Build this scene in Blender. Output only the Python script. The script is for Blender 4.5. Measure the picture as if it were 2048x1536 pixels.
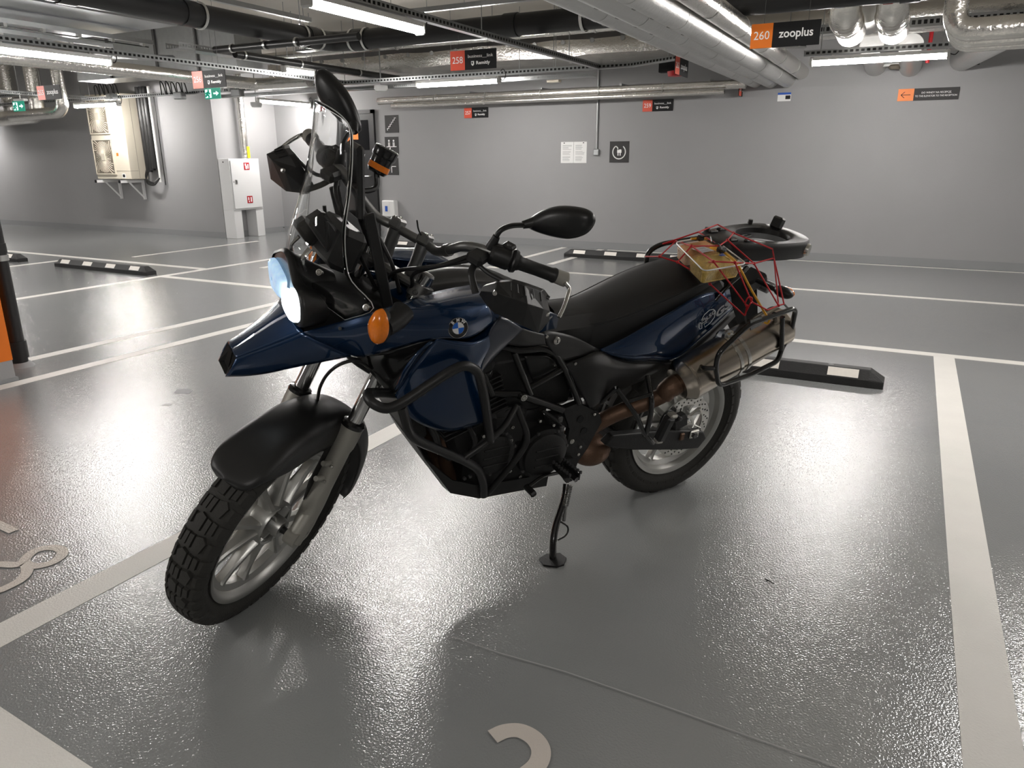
import bpy, bmesh, math, random
import numpy as np
from mathutils import Matrix, Vector
random.seed(7)
for _o in list(bpy.data.objects): bpy.data.objects.remove(_o, do_unlink=True)
SC = bpy.context.scene
COL = SC.collection
# ------------------------------------------------------------------ camera
F_PX, YAW, PITCH, ROLL, CAM_H = 1472.2925, math.radians(-27.91762), math.radians(17.01784), math.radians(0.21518), 1.29738
def _camrows():
    cy, sy = math.cos(YAW), math.sin(YAW); cp, sp = math.cos(PITCH), math.sin(PITCH)
    fwd = np.array([sy*cp, cy*cp, -sp]); right = np.array([cy, -sy, 0.0]); down = np.cross(fwd, right)
    cr, sr = math.cos(ROLL), math.sin(ROLL)
    return np.array([cr*right+sr*down, -sr*right+cr*down, fwd])
CM = _camrows(); CAMP = np.array([0.0, 0.0, CAM_H])
cd = bpy.data.cameras.new('camera'); cam = bpy.data.objects.new('camera', cd); COL.objects.link(cam)
cd.sensor_width = 36.0; cd.lens = F_PX/2048*36.0; cd.clip_start = 0.02; cd.clip_end = 200
mw = Matrix.Identity(4)
for r in range(3):
    mw[r][0] = CM[0][r]; mw[r][1] = -CM[1][r]; mw[r][2] = -CM[2][r]; mw[r][3] = CAMP[r]
cam.matrix_world = mw
SC.camera = cam
# ------------------------------------------------------------------ world, exposure
W = bpy.data.worlds.new('garage_world'); SC.world = W; W.use_nodes = True
W.node_tree.nodes['Background'].inputs[0].default_value = (0.02, 0.021, 0.022, 1)
W.node_tree.nodes['Background'].inputs[1].default_value = 1.0
SC.view_settings.view_transform = 'Standard'; SC.view_settings.look = 'None'
SC.view_settings.gamma = 1.0; SC.view_settings.use_curve_mapping = False
SC.view_settings.exposure = 0.12
TUBE_W = 158.0
# ------------------------------------------------------------------ pixel helpers (photo pixels, 2048x1536)
def ray(px, py): return CM.T @ np.array([(px-1024)/F_PX, (py-768)/F_PX, 1.0])
def onz(px, py, z=0.0): d = ray(px, py); return CAMP+d*((z-CAM_H)/d[2])
def ony(px, py, y): d = ray(px, py); return CAMP+d*(y/d[1])
def onx(px, py, x): d = ray(px, py); return CAMP+d*(x/d[0])
def rotm(ax, a):
    ax = np.array(ax, float); ax /= np.linalg.norm(ax)
    K = np.array([[0, -ax[2], ax[1]], [ax[2], 0, -ax[0]], [-ax[1], ax[0], 0]])
    return np.eye(3)+math.sin(a)*K+(1-math.cos(a))*K@K
# motorcycle pose: rear wheel contact, heading, lean, steering
BK = dict(x=-.7894, y=2.7518, h=-2.1282, lean=.2159, st=.6631, pt=.0052, z=.0015)
RB = rotm([0,0,1], BK['h'])@rotm([1,0,0], -BK['lean'])@rotm([0,1,0], BK['pt']); OB = np.array([BK['x'], BK['y'], BK['z']])
RAKE = math.radians(26); SAX = np.array([-math.sin(RAKE), 0, math.cos(RAKE)]); SA = np.array([1.672, 0, 0]); RS = rotm(SAX, BK['st'])
CB = RB.T@(CAMP-OB); CS = RS.T@(CB-SA)+SA
def _hit(c, d, ax, v): return c+d*((v-c[ax])/d[ax])
def B(px, py, w): return _hit(CB, RB.T@ray(px, py), 1, w)          # bike frame, lateral plane y=w
def Bz(px, py, z): return _hit(CB, RB.T@ray(px, py), 2, z)
def Bx(px, py, x): return _hit(CB, RB.T@ray(px, py), 0, x)
def S(px, py, w): return _hit(CS, RS.T@RB.T@ray(px, py), 1, w)     # steering frame
def Sx(px, py, x): return _hit(CS, RS.T@RB.T@ray(px, py), 0, x)
def Sz(px, py, z): return _hit(CS, RS.T@RB.T@ray(px, py), 2, z)
def steer(P): return (np.asarray(P, float)-SA)@RS.T+SA
def BL(l): return [B(*p) for p in l]
def SL(l): return [S(*p) for p in l]
def mir(l): return [np.array([p[0], -p[1], p[2]]) for p in l]
# ------------------------------------------------------------------ materials
MAT = {}
def mat(name, col=(.5,.5,.5), rough=.5, metal=0.0, coat=0.0, emit=None, es=1.0, noise=0.0, nscale=8.0, bump=0.0, bscale=60.0, trans=0.0, ior=1.45, alpha=1.0, rvar=0.0, detail=4.0, spec=.5):
    m = bpy.data.materials.new(name); m.use_nodes = True; nt = m.node_tree; b = nt.nodes['Principled BSDF']
    b.inputs['Base Color'].default_value = (*col, 1); b.inputs['Roughness'].default_value = rough
    b.inputs['Metallic'].default_value = metal; b.inputs['Coat Weight'].default_value = coat; b.inputs['Coat Roughness'].default_value = .04
    b.inputs['Transmission Weight'].default_value = trans; b.inputs['IOR'].default_value = ior; b.inputs['Alpha'].default_value = alpha
    b.inputs['Specular IOR Level'].default_value = spec
    if emit is not None:
        b.inputs['Emission Color'].default_value = (*emit, 1); b.inputs['Emission Strength'].default_value = es
    tc = None
    if noise or bump or rvar:
        tc = nt.nodes.new('ShaderNodeTexCoord')
    if noise or rvar:
        n = nt.nodes.new('ShaderNodeTexNoise'); n.inputs['Scale'].default_value = nscale; n.inputs['Detail'].default_value = detail
        nt.links.new(tc.outputs['Object'], n.inputs['Vector'])
        if noise:
            mx = nt.nodes.new('ShaderNodeMix'); mx.data_type = 'RGBA'
            mx.inputs[6].default_value = (*[c*(1-noise) for c in col], 1); mx.inputs[7].default_value = (*[min(1, c*(1+noise)) for c in col], 1)
            nt.links.new(n.outputs['Fac'], mx.inputs[0]); nt.links.new(mx.outputs[2], b.inputs['Base Color'])
        if rvar:
            mr = nt.nodes.new('ShaderNodeMapRange'); mr.inputs[3].default_value = max(0, rough-rvar); mr.inputs[4].default_value = min(1, rough+rvar)
            nt.links.new(n.outputs['Fac'], mr.inputs[0]); nt.links.new(mr.outputs[0], b.inputs['Roughness'])
    if bump:
        n2 = nt.nodes.new('ShaderNodeTexNoise'); n2.inputs['Scale'].default_value = bscale; n2.inputs['Detail'].default_value = 3
        nt.links.new(tc.outputs['Object'], n2.inputs['Vector'])
        bp = nt.nodes.new('ShaderNodeBump'); bp.inputs['Strength'].default_value = bump; bp.inputs['Distance'].default_value = .01
        nt.links.new(n2.outputs['Fac'], bp.inputs['Height']); nt.links.new(bp.outputs['Normal'], b.inputs['Normal'])
    MAT[name] = m; return m
# ------------------------------------------------------------------ mesh builder
class MB:
    def __init__(s): s.v = []; s.f = []; s.mi = []; s.cur = 0
    def add(s, vs, fs):
        o = len(s.v); s.v += [tuple(map(float, p)) for p in vs]
        for f in fs: s.f.append([o+i for i in f]); s.mi.append(s.cur)
        return s
    def box(s, c, d, R=None):
        c = np.array(c, float); d = np.array(d, float)/2
        P = np.array([[x, y, z] for z in (-1, 1) for y in (-1, 1) for x in (-1, 1)])*d
        if R is not None: P = P@np.asarray(R).T
        return s.add(P+c, [(0,2,3,1), (4,5,7,6), (0,1,5,4), (2,6,7,3), (0,4,6,2), (1,3,7,5)])
    def bbox(s, a, b): a = np.array(a, float); b = np.array(b, float); return s.box((a+b)/2, np.abs(b-a))
    def bev(s, c, d, r=.005, R=None):      # box with chamfered edges
        c = np.array(c, float); h = np.array(d, float)/2; r = min(r, min(h)*.95); P = []
        for sx in (-1, 1):
            for sy in (-1, 1):
                for sz in (-1, 1):
                    g = np.array([sx, sy, sz])
                    for k in range(3):
                        q = h-r; q = q.copy(); q[k] = h[k]; P.append(g*q)
        def I(sx, sy, sz, k): return (((sx+1)//2)*4+((sy+1)//2)*2+(sz+1)//2)*3+k
        F = []
        for sg in (-1, 1):
            F.append([I(sg, a, b, 0) for a, b in ((-1,-1), (1,-1), (1,1), (-1,1))][::sg])
            F.append([I(a, sg, b, 1) for a, b in ((-1,-1), (1,-1), (1,1), (-1,1))][::-sg])
            F.append([I(a, b, sg, 2) for a, b in ((-1,-1), (1,-1), (1,1), (-1,1))][::sg])
        for a in (-1, 1):
            for b in (-1, 1):
                F.append([I(-1, a, b, 1), I(1, a, b, 1), I(1, a, b, 2), I(-1, a, b, 2)][::1 if a*b > 0 else -1])
                F.append([I(a, -1, b, 0), I(a, 1, b, 0), I(a, 1, b, 2), I(a, -1, b, 2)][::-1 if a*b > 0 else 1])
                F.append([I(a, b, -1, 0), I(a, b, 1, 0), I(a, b, 1, 1), I(a, b, -1, 1)][::1 if a*b > 0 else -1])
                for e in (-1, 1): F.append([I(a, b, e, 0), I(a, b, e, 1), I(a, b, e, 2)][::1 if a*b*e > 0 else -1])
        P = np.array(P)
        if R is not None: P = P@np.asarray(R).T
        return s.add(P+c, F)
    def tube(s, pts, r, n=10, cap=True, closed=False, flat=None):
        P = [np.array(p, float) for p in pts]; m = len(P)
        R_ = [r]*m if np.isscalar(r) else list(r)
        T = []
        for i in range(m):
            a = P[i-1] if (i > 0 or closed) else P[i]; b = P[(i+1) % m] if (i < m-1 or closed) else P[i]
            t = b-a; T.append(t/(np.linalg.norm(t)+1e-12))
        ref = np.array([0, 0, 1.0]) if abs(T[0][2]) < .9 else np.array([0, 1.0, 0])
        u = np.cross(T[0], ref); u /= np.linalg.norm(u); V = []
        for i in range(m):
            u = u-T[i]*np.dot(u, T[i]); u /= np.linalg.norm(u)+1e-12; w = np.cross(T[i], u)
            for k in range(n):
                a = 2*math.pi*k/n; V.append(P[i]+R_[i]*(math.cos(a)*u+math.sin(a)*w*(flat or 1)))
        Fc = []
        for i in range(m if closed else m-1):
            j = (i+1) % m
            for k in range(n): Fc.append((i*n+k, i*n+(k+1) % n, j*n+(k+1) % n, j*n+k))
        if cap and not closed: Fc.append(tuple(range(n))[::-1]); Fc.append(tuple((m-1)*n+k for k in range(n)))
        return s.add(V, Fc)
    def cyl(s, a, b, r, n=16, r2=None): return s.tube([a, b], [r, r if r2 is None else r2], n)
    def lathe(s, prof, c, ax=(0,1,0), n=48, closed=False):   # prof: (radius, along axis)
        ax = np.array(ax, float); ax /= np.linalg.norm(ax); c = np.array(c, float)
        ref = np.array([1.0, 0, 0]) if abs(ax[0]) < .9 else np.array([0, 0, 1.0])
        u = ref-ax*np.dot(ref, ax); u /= np.linalg.norm(u); w = np.cross(ax, u); V = []; m = len(prof)
        for k in range(n):
            a = 2*math.pi*k/n; e = math.cos(a)*u+math.sin(a)*w
            for (r, h) in prof: V.append(c+e*r+ax*h)
        Fc = []
        for k in range(n):
            j = (k+1) % n
            for i in range(m if closed else m-1): Fc.append((k*m+i, k*m+(i+1) % m, j*m+(i+1) % m, j*m+i))
        return s.add(V, Fc)
    def sphere(s, c, r, n=16, m=10, sc=(1,1,1)):
        prof = [(max(1e-4, math.sin(math.pi*i/m))*r, -math.cos(math.pi*i/m)*r) for i in range(m+1)]
        o = len(s.v); s.lathe(prof, (0,0,0), (0,0,1), n)
        for i in range(o, len(s.v)): s.v[i] = tuple(np.array(s.v[i])*np.array(sc)+np.array(c))
        return s
    def prism(s, poly, d):        # polygon (3D points) extruded by vector d
        P = [np.array(p, float) for p in poly]; n = len(P); d = np.array(d, float)
        return s.add(P+[p+d for p in P], [tuple(range(n))[::-1], tuple(range(n, 2*n))]+[(i, (i+1) % n, n+(i+1) % n, n+i) for i in range(n)])
    def grid(s, rows, closeu=False, closev=False):
        nr = len(rows); nc = len(rows[0]); V = [p for r in rows for p in r]; Fc = []
        for i in range(nr if closev else nr-1):
            for j in range(nc if closeu else nc-1):
                Fc.append((i*nc+j, i*nc+(j+1) % nc, ((i+1) % nr)*nc+(j+1) % nc, ((i+1) % nr)*nc+j))
        return s.add(V, Fc)
    def xf(s, fn):
        s.v = [tuple(p) for p in fn(np.array(s.v))]; return s
    def data(s, name, mats, smooth=True, ang=38, fix=True):
        me = bpy.data.meshes.new(name); me.from_pydata(s.v, [], s.f); 
        for m in (mats if isinstance(mats, (list, tuple)) else [mats]): me.materials.append(MAT[m] if isinstance(m, str) else m)
        if any(s.mi): me.polygons.foreach_set('material_index', s.mi)
        if fix:
            bm = bmesh.new(); bm.from_mesh(me); bmesh.ops.remove_doubles(bm, verts=bm.verts, dist=1e-6); bmesh.ops.recalc_face_normals(bm, faces=bm.faces); bm.to_mesh(me); bm.free()
        if smooth: me.shade_smooth(); me.set_sharp_from_angle(angle=math.radians(ang))
        me.update(); return me
    def build(s, name, mats, parent=None, smooth=True, ang=38, fix=True, label=None, **tags):
        o = bpy.data.objects.new(name, s.data(name, mats, smooth, ang, fix)); COL.objects.link(o)
        if parent is not None: o.parent = parent
        if label: o['label'] = label
        for k, v in tags.items(): o[{'cat': 'category'}.get(k, k)] = v
        return o
def thing(name, label, cat, loc=(0,0,0), rotz=0.0, group=None, mtx=None):
    o = bpy.data.objects.new(name, None); COL.objects.link(o); o.empty_display_size = .1
    if mtx is not None: o.matrix_world = mtx
    else: o.location = loc; o.rotation_euler = (0, 0, rotz)
    o['label'] = label; o['category'] = cat
    if group: o['group'] = group
    return o
def solid(o, t, off=-1.0):
    m = o.modifiers.new('thickness', 'SOLIDIFY'); m.thickness = t; m.offset = off; return o
def bevel(o, w, seg=2, ang=40):
    m = o.modifiers.new('bevel', 'BEVEL'); m.width = w; m.segments = seg; m.limit_method = 'ANGLE'; m.angle_limit = math.radians(ang); return o
# ------------------------------------------------------------------ curve maths
def crom(pts, n=6, closed=False):
    P = [np.array(p, float) for p in pts]; m = len(P); out = []
    if m < 3 and not closed: return P
    for i in range(m if closed else m-1):
        if closed: a, b, c, d = P[(i-1) % m], P[i], P[(i+1) % m], P[(i+2) % m]
        else:
            b, c = P[i], P[i+1]; a = P[i-1] if i > 0 else 2*b-c; d = P[i+2] if i+2 < m else 2*c-b
        for k in range(n):
            t = k/n; out.append(.5*((2*b)+(c-a)*t+(2*a-5*b+4*c-d)*t*t+(-a+3*b-3*c+d)*t**3))
    if not closed: out.append(P[-1])
    return out
def fillet(pts, rad, n=6, closed=False):
    P = [np.array(p, float) for p in pts]; m = len(P); out = []
    for i in range(m):
        if not closed and i in (0, m-1): out.append(P[i]); continue
        a, b, c = P[i-1], P[i], P[(i+1) % m]; la = np.linalg.norm(a-b); lc = np.linalg.norm(c-b)
        r = min(rad, la*.48, lc*.48); p0 = b+(a-b)/la*r; p2 = b+(c-b)/lc*r
        for k in range(n+1): t = k/n; out.append((1-t)**2*p0+2*t*(1-t)*b+t*t*p2)
    return out
def patch(rows, nu=5, nv=5):      # Catmull-Rom surface through a grid of control points
    R1 = [crom(r, nu) for r in rows]; cols = list(zip(*R1)); C2 = [crom(c, nv) for c in cols]
    return [list(r) for r in zip(*C2)]
def text_mesh(txt, size, ext=.001, align='CENTER', font_shear=0.0, bold=0.0, width=None):
    cu = bpy.data.curves.new('txt', 'FONT'); cu.body = txt; cu.size = size; cu.extrude = ext; cu.align_x = align; cu.align_y = 'CENTER'; cu.offset = bold; cu.shear = font_shear; cu.resolution_u = 3
    ob = bpy.data.objects.new('txt', cu); COL.objects.link(ob)
    bpy.context.view_layer.update()
    me = bpy.data.meshes.new_from_object(ob.evaluated_get(bpy.context.evaluated_depsgraph_get()))
    vs = np.array([v.co[:] for v in me.vertices]); fs = [list(p.vertices) for p in me.polygons]
    bpy.data.objects.remove(ob, do_unlink=True); bpy.data.meshes.remove(me); bpy.data.curves.remove(cu)
    if width is not None and len(vs):
        w = vs[:,0].max()-vs[:,0].min(); vs[:,0] *= width/w
    return vs, fs
def frame3(o, ex, ey):            # map flat (x,y,z) points to a plane with origin o and axes ex, ey
    ex = np.array(ex, float); ex /= np.linalg.norm(ex); ey = np.array(ey, float); ey -= ex*np.dot(ex, ey); ey /= np.linalg.norm(ey); ez = np.cross(ex, ey); o = np.array(o, float)
    return lambda P: np.asarray(P, float)[:, :1]*ex+np.asarray(P, float)[:, 1:2]*ey+np.asarray(P, float)[:, 2:3]*ez+o
def lettering(mb, txt, size, fr, at=(0,0), lift=.0006, **k):
    vs, fs = text_mesh(txt, size, ext=.0004, **k)
    if len(vs) == 0: return mb
    vs = vs+np.array([at[0], at[1], lift]); return mb.add(fr(vs), fs)
# ================================================================== materials of the place
mat('wall_paint', (.305,.303,.306), .62, noise=.07, nscale=1.3, bump=.12, bscale=90, detail=6)
mat('base_paint', (.25,.255,.26), .5, noise=.05, nscale=3)
mat('slab', (.50,.47,.42), .85, noise=.12, nscale=1.6, bump=.2, bscale=25)
mat('line_paint', (.72,.70,.66), .42, noise=.06, nscale=6, bump=.25, bscale=160)
mat('digit_paint', (.60,.55,.50), .45, noise=.06, nscale=6, bump=.25, bscale=160)
mat('orange_paint', (.74,.17,.008), .5, noise=.08, nscale=9)
mat('rubber', (.018,.018,.018), .6, noise=.3, nscale=20, bump=.2, bscale=120)
mat('reflector', (.80,.76,.70), .45, noise=.06, nscale=60, bump=.15, bscale=200)
mat('galv', (.33,.34,.34), .38, metal=.85, noise=.15, nscale=14, rvar=.1)
mat('dark_metal', (.10,.10,.10), .45, metal=.6)
mat('foil', (.78,.76,.72), .24, metal=1, bump=.55, bscale=38, noise=.08, nscale=5, rvar=.08)
mat('foil_flat', (.60,.60,.59), .42, metal=.85, bump=.28, bscale=30, noise=.06, nscale=4)
mat('sheet_metal', (.52,.54,.56), .28, metal=1, noise=.1, nscale=2, bump=.06, bscale=4)
mat('black_pipe', (.010,.010,.010), .38, noise=.2, nscale=6)
mat('clamp_metal', (.62,.62,.60), .3, metal=1)
mat('tube_glow', (1,1,1), .4, emit=(1.0,.962,.925), es=TUBE_W)
mat('tube_body', (.62,.62,.60), .45)
mat('white_plastic', (.72,.72,.71), .4)
mat('white_enamel', (.70,.70,.70), .3, noise=.02, nscale=3)
mat('beige', (.62,.57,.47), .42, noise=.03, nscale=5)
mat('beige_dark', (.16,.14,.11), .6)
mat('black_plastic', (.016,.016,.016), .5, noise=.2, nscale=30, bump=.06, bscale=300)
mat('sign_black', (.014,.014,.015), .6, spec=.25)
mat('sign_grey', (.05,.049,.049), .6, spec=.25)
mat('sign_red', (.72,.10,.055), .45)
mat('sign_orange', (.82,.20,.02), .45)
mat('sign_white', (.85,.85,.84), .5)
mat('sign_green', (.0,.16,.10), .4, emit=(.0,.35,.22), es=.5)
mat('exit_white', (.8,.9,.9), .4, emit=(.72,1,.98), es=1.1)
mat('red_paint', (.42,.012,.018), .4)
mat('paper', (.80,.80,.79), .7)
mat('ink', (.25,.25,.25), .7)
mat('yellow_label', (.80,.62,.02), .5)
mat('blue_label', (.02,.09,.42), .5)
mat('door_grey', (.020,.020,.021), .45)
mat('door_glass', (.012,.012,.013), .12)
mat('seam_grey', (.30,.30,.295), .4)
mat('pipe_lag', (.25,.25,.24), .7)
def floor_material():
    m = bpy.data.materials.new('floor_epoxy'); m.use_nodes = True; nt = m.node_tree; b = nt.nodes['Principled BSDF']
    tc = nt.nodes.new('ShaderNodeTexCoord')
    n1 = nt.nodes.new('ShaderNodeTexNoise'); n1.inputs['Scale'].default_value = 1.1; n1.inputs['Detail'].default_value = 5
    n2 = nt.nodes.new('ShaderNodeTexNoise'); n2.inputs['Scale'].default_value = 165; n2.inputs['Detail'].default_value = 1.2
    for n in (n1, n2): nt.links.new(tc.outputs['Object'], n.inputs['Vector'])
    cr = nt.nodes.new('ShaderNodeValToRGB'); cr.color_ramp.elements[0].position = .25; cr.color_ramp.elements[1].position = .8
    cr.color_ramp.elements[0].color = (.225,.233,.236,1); cr.color_ramp.elements[1].color = (.270,.276,.272,1)
    nt.links.new(n1.outputs['Fac'], cr.inputs[0]); nt.links.new(cr.outputs[0], b.inputs['Base Color'])
    mr = nt.nodes.new('ShaderNodeMapRange'); mr.inputs[3].default_value = .15; mr.inputs[4].default_value = .22; b.inputs['Coat Weight'].default_value = .6; b.inputs['Coat Roughness'].default_value = .12; b.inputs['Specular IOR Level'].default_value = .6
    nt.links.new(n1.outputs['Fac'], mr.inputs[0]); nt.links.new(mr.outputs[0], b.inputs['Roughness'])
    bp = nt.nodes.new('ShaderNodeBump'); bp.inputs['Strength'].default_value = .36; bp.inputs['Distance'].default_value = .004
    nt.links.new(n2.outputs['Fac'], bp.inputs['Height']); nt.links.new(bp.outputs['Normal'], b.inputs['Normal']); nt.links.new(bp.outputs['Normal'], b.inputs['Coat Normal'])
    MAT['floor_epoxy'] = m
floor_material()
# ================================================================== shell
YB, YL, XC = 10.5, 9.1, -10.4          # back wall, left wall plane, corner
X0, X1, Y0, CZ = -24.0, 9.0, -9.0, 3.05
def struct(o): o['kind'] = 'structure'; return o
floor = struct(MB().bbox((X0,Y0,-.2), (X1,YB+.2,0)).build('floor', 'floor_epoxy', smooth=False))
struct(MB().bbox((X0,Y0,CZ), (X1,YB+.2,CZ+.2)).build('ceiling', 'slab', smooth=False))
struct(MB().bbox((XC,YB,0), (X1,YB+.2,CZ)).build('wall_back', 'wall_paint', smooth=False))
struct(MB().bbox((X0,YL,0), (XC,YB+.2,CZ)).build('wall_left', 'wall_paint', smooth=False))
struct(MB().bbox((X1,Y0,0), (X1+.2,YB+.2,CZ)).build('wall_right', 'wall_paint', smooth=False))
struct(MB().bbox((X0-.2,Y0,0), (X0,YB+.2,CZ)).build('wall_far_left', 'wall_paint', smooth=False))
struct(MB().bbox((X0,Y0-.2,0), (X1,Y0,CZ)).build('wall_front', 'wall_paint', smooth=False))
def base(name, a, b): struct(MB().bbox(a, b).build(name, 'base_paint', smooth=False))
base('baseboard_back', (XC,YB-.008,0), (X1,YB,.10)); base('baseboard_left', (X0,YL-.008,0), (XC+.008,YL,.10)); base('baseboard_corner', (XC,YL,0), (XC+.008,YB-.008,.10))
# painted wall panel patch behind the ducts far left
# parking lines (children of the floor)
def fpart(mb, name, m): return mb.build(name, m, floor, smooth=False)
_lh = .0010
def line(x0, y0, x1, y1, w=.105, name='parking_line'):
    global _lh; _lh += .00006; mb = MB(); h = _lh
    if abs(x1-x0) < abs(y1-y0): mb.bbox((x0-w/2, min(y0,y1), 0), (x0+w/2, max(y0,y1), h))
    else: mb.bbox((min(x0,x1), y0-w/2, 0), (max(x0,x1), y0+w/2, h))
    return fpart(mb, name, 'line_paint')
YE = 5.68
line(.33, -.6, .33, YE-.05, .125); line(-2.14, -1.2, -2.14, YE-.05, .12)
line(-5.18, -.5, -5.18, 7.2, .10); line(-4.67, -.5, -4.67, YE, .10); line(-7.63, -.5, -7.63, 9.0, .10); line(-10.1, -.5, -10.1, 6.0, .10)
line(-3.9, YE, 5.5, YE, .10); line(-4.6, 8.05, 5.5, 8.05, .09); line(-3.9, YB-.10, 5.5, YB-.10, .05)
ya = onz(200, 519)[1]; yb = onz(415, 562)[1]
line(-19, ya, -7.58, ya, .10); line(-7.6, yb, -4.7, yb, .10)
line(-4.0, 8.6, -4.0, YB-.1, .09); line(-4.6, 8.6, -4.6, YB-.1, .09)
for x in (-9.55, -7.1): line(x, 6.7, x+.001, 9.0, .08)
# oblique stroke running out of the frame at the lower left
c0 = onz(-60, 1440); c1 = onz(110, 1560); dv = (c1-c0)/np.linalg.norm(c1-c0); nv = np.array([-dv[1], dv[0], 0])
fpart(MB().prism([c0-nv*.06-dv*.4, c1-nv*.06+dv*.4, c1+nv*.06+dv*.4, c0+nv*.06-dv*.4], (0,0,.0022)), 'parking_line', 'line_paint')
# bay digits
_sz = .0024
def stroke(pts, w, name, m='digit_paint', tap=True):
    P = [np.array(p, float) for p in pts]; L = []; Rr = []
    for i in range(len(P)):
        t = P[min(i+1, len(P)-1)]-P[max(i-1, 0)]; t /= np.linalg.norm(t); n = np.array([-t[1], t[0], 0]); L.append(P[i]+n*w/2); Rr.append(P[i]-n*w/2)
    mb = MB()
    for i in range(len(P)-1): mb.add([L[i], L[i+1], Rr[i+1], Rr[i]], [(0,1,2,3)])
    global _sz; _sz += .0002; mb.v = [(x, y, _sz) for x, y, z in mb.v]
    mb.add([(x, y, .0) for x, y, z in mb.v], [tuple(f[::-1]) for f in mb.f]) if False else None
    return fpart(mb, name, m)
stroke(crom([onz(*p) for p in ((985,1475), (1010,1464), (1040,1463), (1068,1478), (1082,1502), (1075,1530), (1045,1556), (1010,1580))], 6), .045, 'bay_digit')
stroke(crom([onz(*p) for p in ((50,1120), (70,1103), (100,1096), (122,1100), (124,1112), (104,1126), (76,1133), (54,1130))], 5, True)+[onz(50,1120)], .036, 'bay_digit')
stroke(crom([onz(*p) for p in ((50,1128), (55,1142), (45,1158), (22,1172), (-10,1184), (-50,1180), (-70,1160), (-45,1138), (-5,1130), (30,1131)) ], 5, True)+[onz(50,1128)], .036, 'bay_digit')
stroke([onz(*p) for p in ((-40,1032), (28,1064))], .036, 'bay_digit')
# thin joint scuff in the coating
stroke([onz(*p) for p in ((905,1275), (1000,1308), (1130,1345), (1290,1400), (1500,1475), (1700,1545))], .0045, 'coating_seam', 'seam_grey')
fpart(MB().prism([onz(*q)+[0,0,.0004] for q in ((347,787), (354,779), (375,778), (386,781), (378,787))], (0,0,.0005)), 'coating_blister', 'base_paint'); fpart(MB().prism([onz(*q)+[0,0,.0004] for q in ((323,811), (330,807), (344,808), (340,812))], (0,0,.0005)), 'coating_blister', 'seam_grey')
tw = thing('twig', 'tiny dark twig lying on the floor beside the motorcycle shadow', 'twig', tuple(onz(1538,1162)+[0,0,.0015])); MB().tube([(-.014,.006,0), (0,0,0), (.016,-.010,0)], .0013, 5).build('stem', 'sign_black', tw); MB().tube([(0,0,0), (-.008,-.006,0)], .0009, 5).build('branch', 'sign_black', tw)
# ================================================================== column and drain pipe at the left edge
col_ = thing('concrete_column', 'square grey concrete column with orange protective band beside black drain pipe', 'column', (-4.97, 2.0, 0))
MB().bbox((-.22,-.42,0), (.22,.42,CZ)).build('shaft', 'wall_paint', col_, smooth=False)
MB().bbox((-.223,-.423,.13), (.223,.423,.85)).build('warning_band', 'orange_paint', col_, smooth=False, label='orange painted protective band')
MB().bbox((-.23,-.43,0), (.23,.43,.02)).build('foot', 'base_paint', col_, smooth=False)
dp = thing('drain_pipe', 'black vertical plastic drain pipe standing behind the orange banded column', 'pipe', (-5.06, 2.62, 0))
MB().cyl((0,0,.03), (0,0,CZ), .052, 20).build('pipe', 'black_pipe', dp)
MB().cyl((0,0,.06), (0,0,.17), .062, 20).build('collar', 'black_pipe', dp)
MB().cyl((0,0,.74), (0,0,.80), .057, 20).build('collar', 'black_pipe', dp)
MB().lathe([(.054,-.018), (.058,-.018), (.058,.018), (.054,.018)], (0,0,.71), (0,0,1), 24, True).build('clamp', 'clamp_metal', dp)
MB().lathe([(.0,0), (.085,0), (.06,.03), (.0,.03)], (0,0,0), (0,0,1), 20).build('sealing_ring', 'base_paint', dp)
# ================================================================== rubber wheel stops
def wheel_stop(x0, x1, y, label, group=None, dirx=True, npatch=4, rot=0, h=.10, d=.15):
    L = x1-x0
    t = thing('wheel_stop', label, 'wheel stop', ((x0+x1)/2, y, 0), rot, group)
    e = .08; prof = [(-d/2, 0), (-d/2, .045), (-d*.22, h), (d*.22, h), (d/2, .045), (d/2, 0)]
    mb = MB(); rows = []
    for x, k in ((-L/2, 0), (-L/2+e, 1), (L/2-e, 1), (L/2, 0)):
        rows.append([(x, yy*(1 if k else .92), z if (k or z <= .05) else .048) for yy, z in prof])
    mb.grid(rows); mb.add(rows[0], [tuple(range(6))]); mb.add(rows[-1], [tuple(range(6))[::-1]])
    bevel(mb.build('body', 'rubber', t, smooth=False), .006)
    for k in range(npatch):
        cx = -L/2+L*(k+.5)/npatch
        for sgn in (-1, 1):
            a = np.array([0, sgn*d/2, .045]); b = np.array([0, sgn*d*.22, h]); n = np.array([0, sgn*(h-.045), d*.28]); n /= np.linalg.norm(n)
            p0 = a+(b-a)*.12+n*.0005; p1 = a+(b-a)*.9+n*.0005; w = .085
            MB().prism([p0+[cx-w,0,0], p0+[cx+w,0,0], p1+[cx+w,0,0], p1+[cx-w,0,0]], n*.0025).build('reflector', 'reflector', t, smooth=False)
    for sx in (-.6, .6): MB().cyl((sx, 0, h-.01), (sx, 0, h+.0015), .016, 12).build('bolt', 'dark_metal', t)
    return t
wheel_stop(-1.80, -.005, 4.70, 'black rubber wheel stop with white reflectors behind the motorcycle rear wheel')
xa = onz(109,533)[0]; ylft = onz(190,541)[1]+.06
wheel_stop(xa, xa+1.78, ylft, 'black rubber wheel stop lying between the two white lines in line with the orange column')
wheel_stop(xa-2.62, xa-.84, ylft+.02, 'black rubber wheel stop cut by the drain pipe next bay to the orange column')
wheel_stop(-4.16, -2.36, 9.46, 'black rubber wheel stop parallel to the back wall behind the seat')
wheel_stop(-7.0, -5.2, 9.3, 'black rubber wheel stop seen behind the handlebar clamps')
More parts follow.
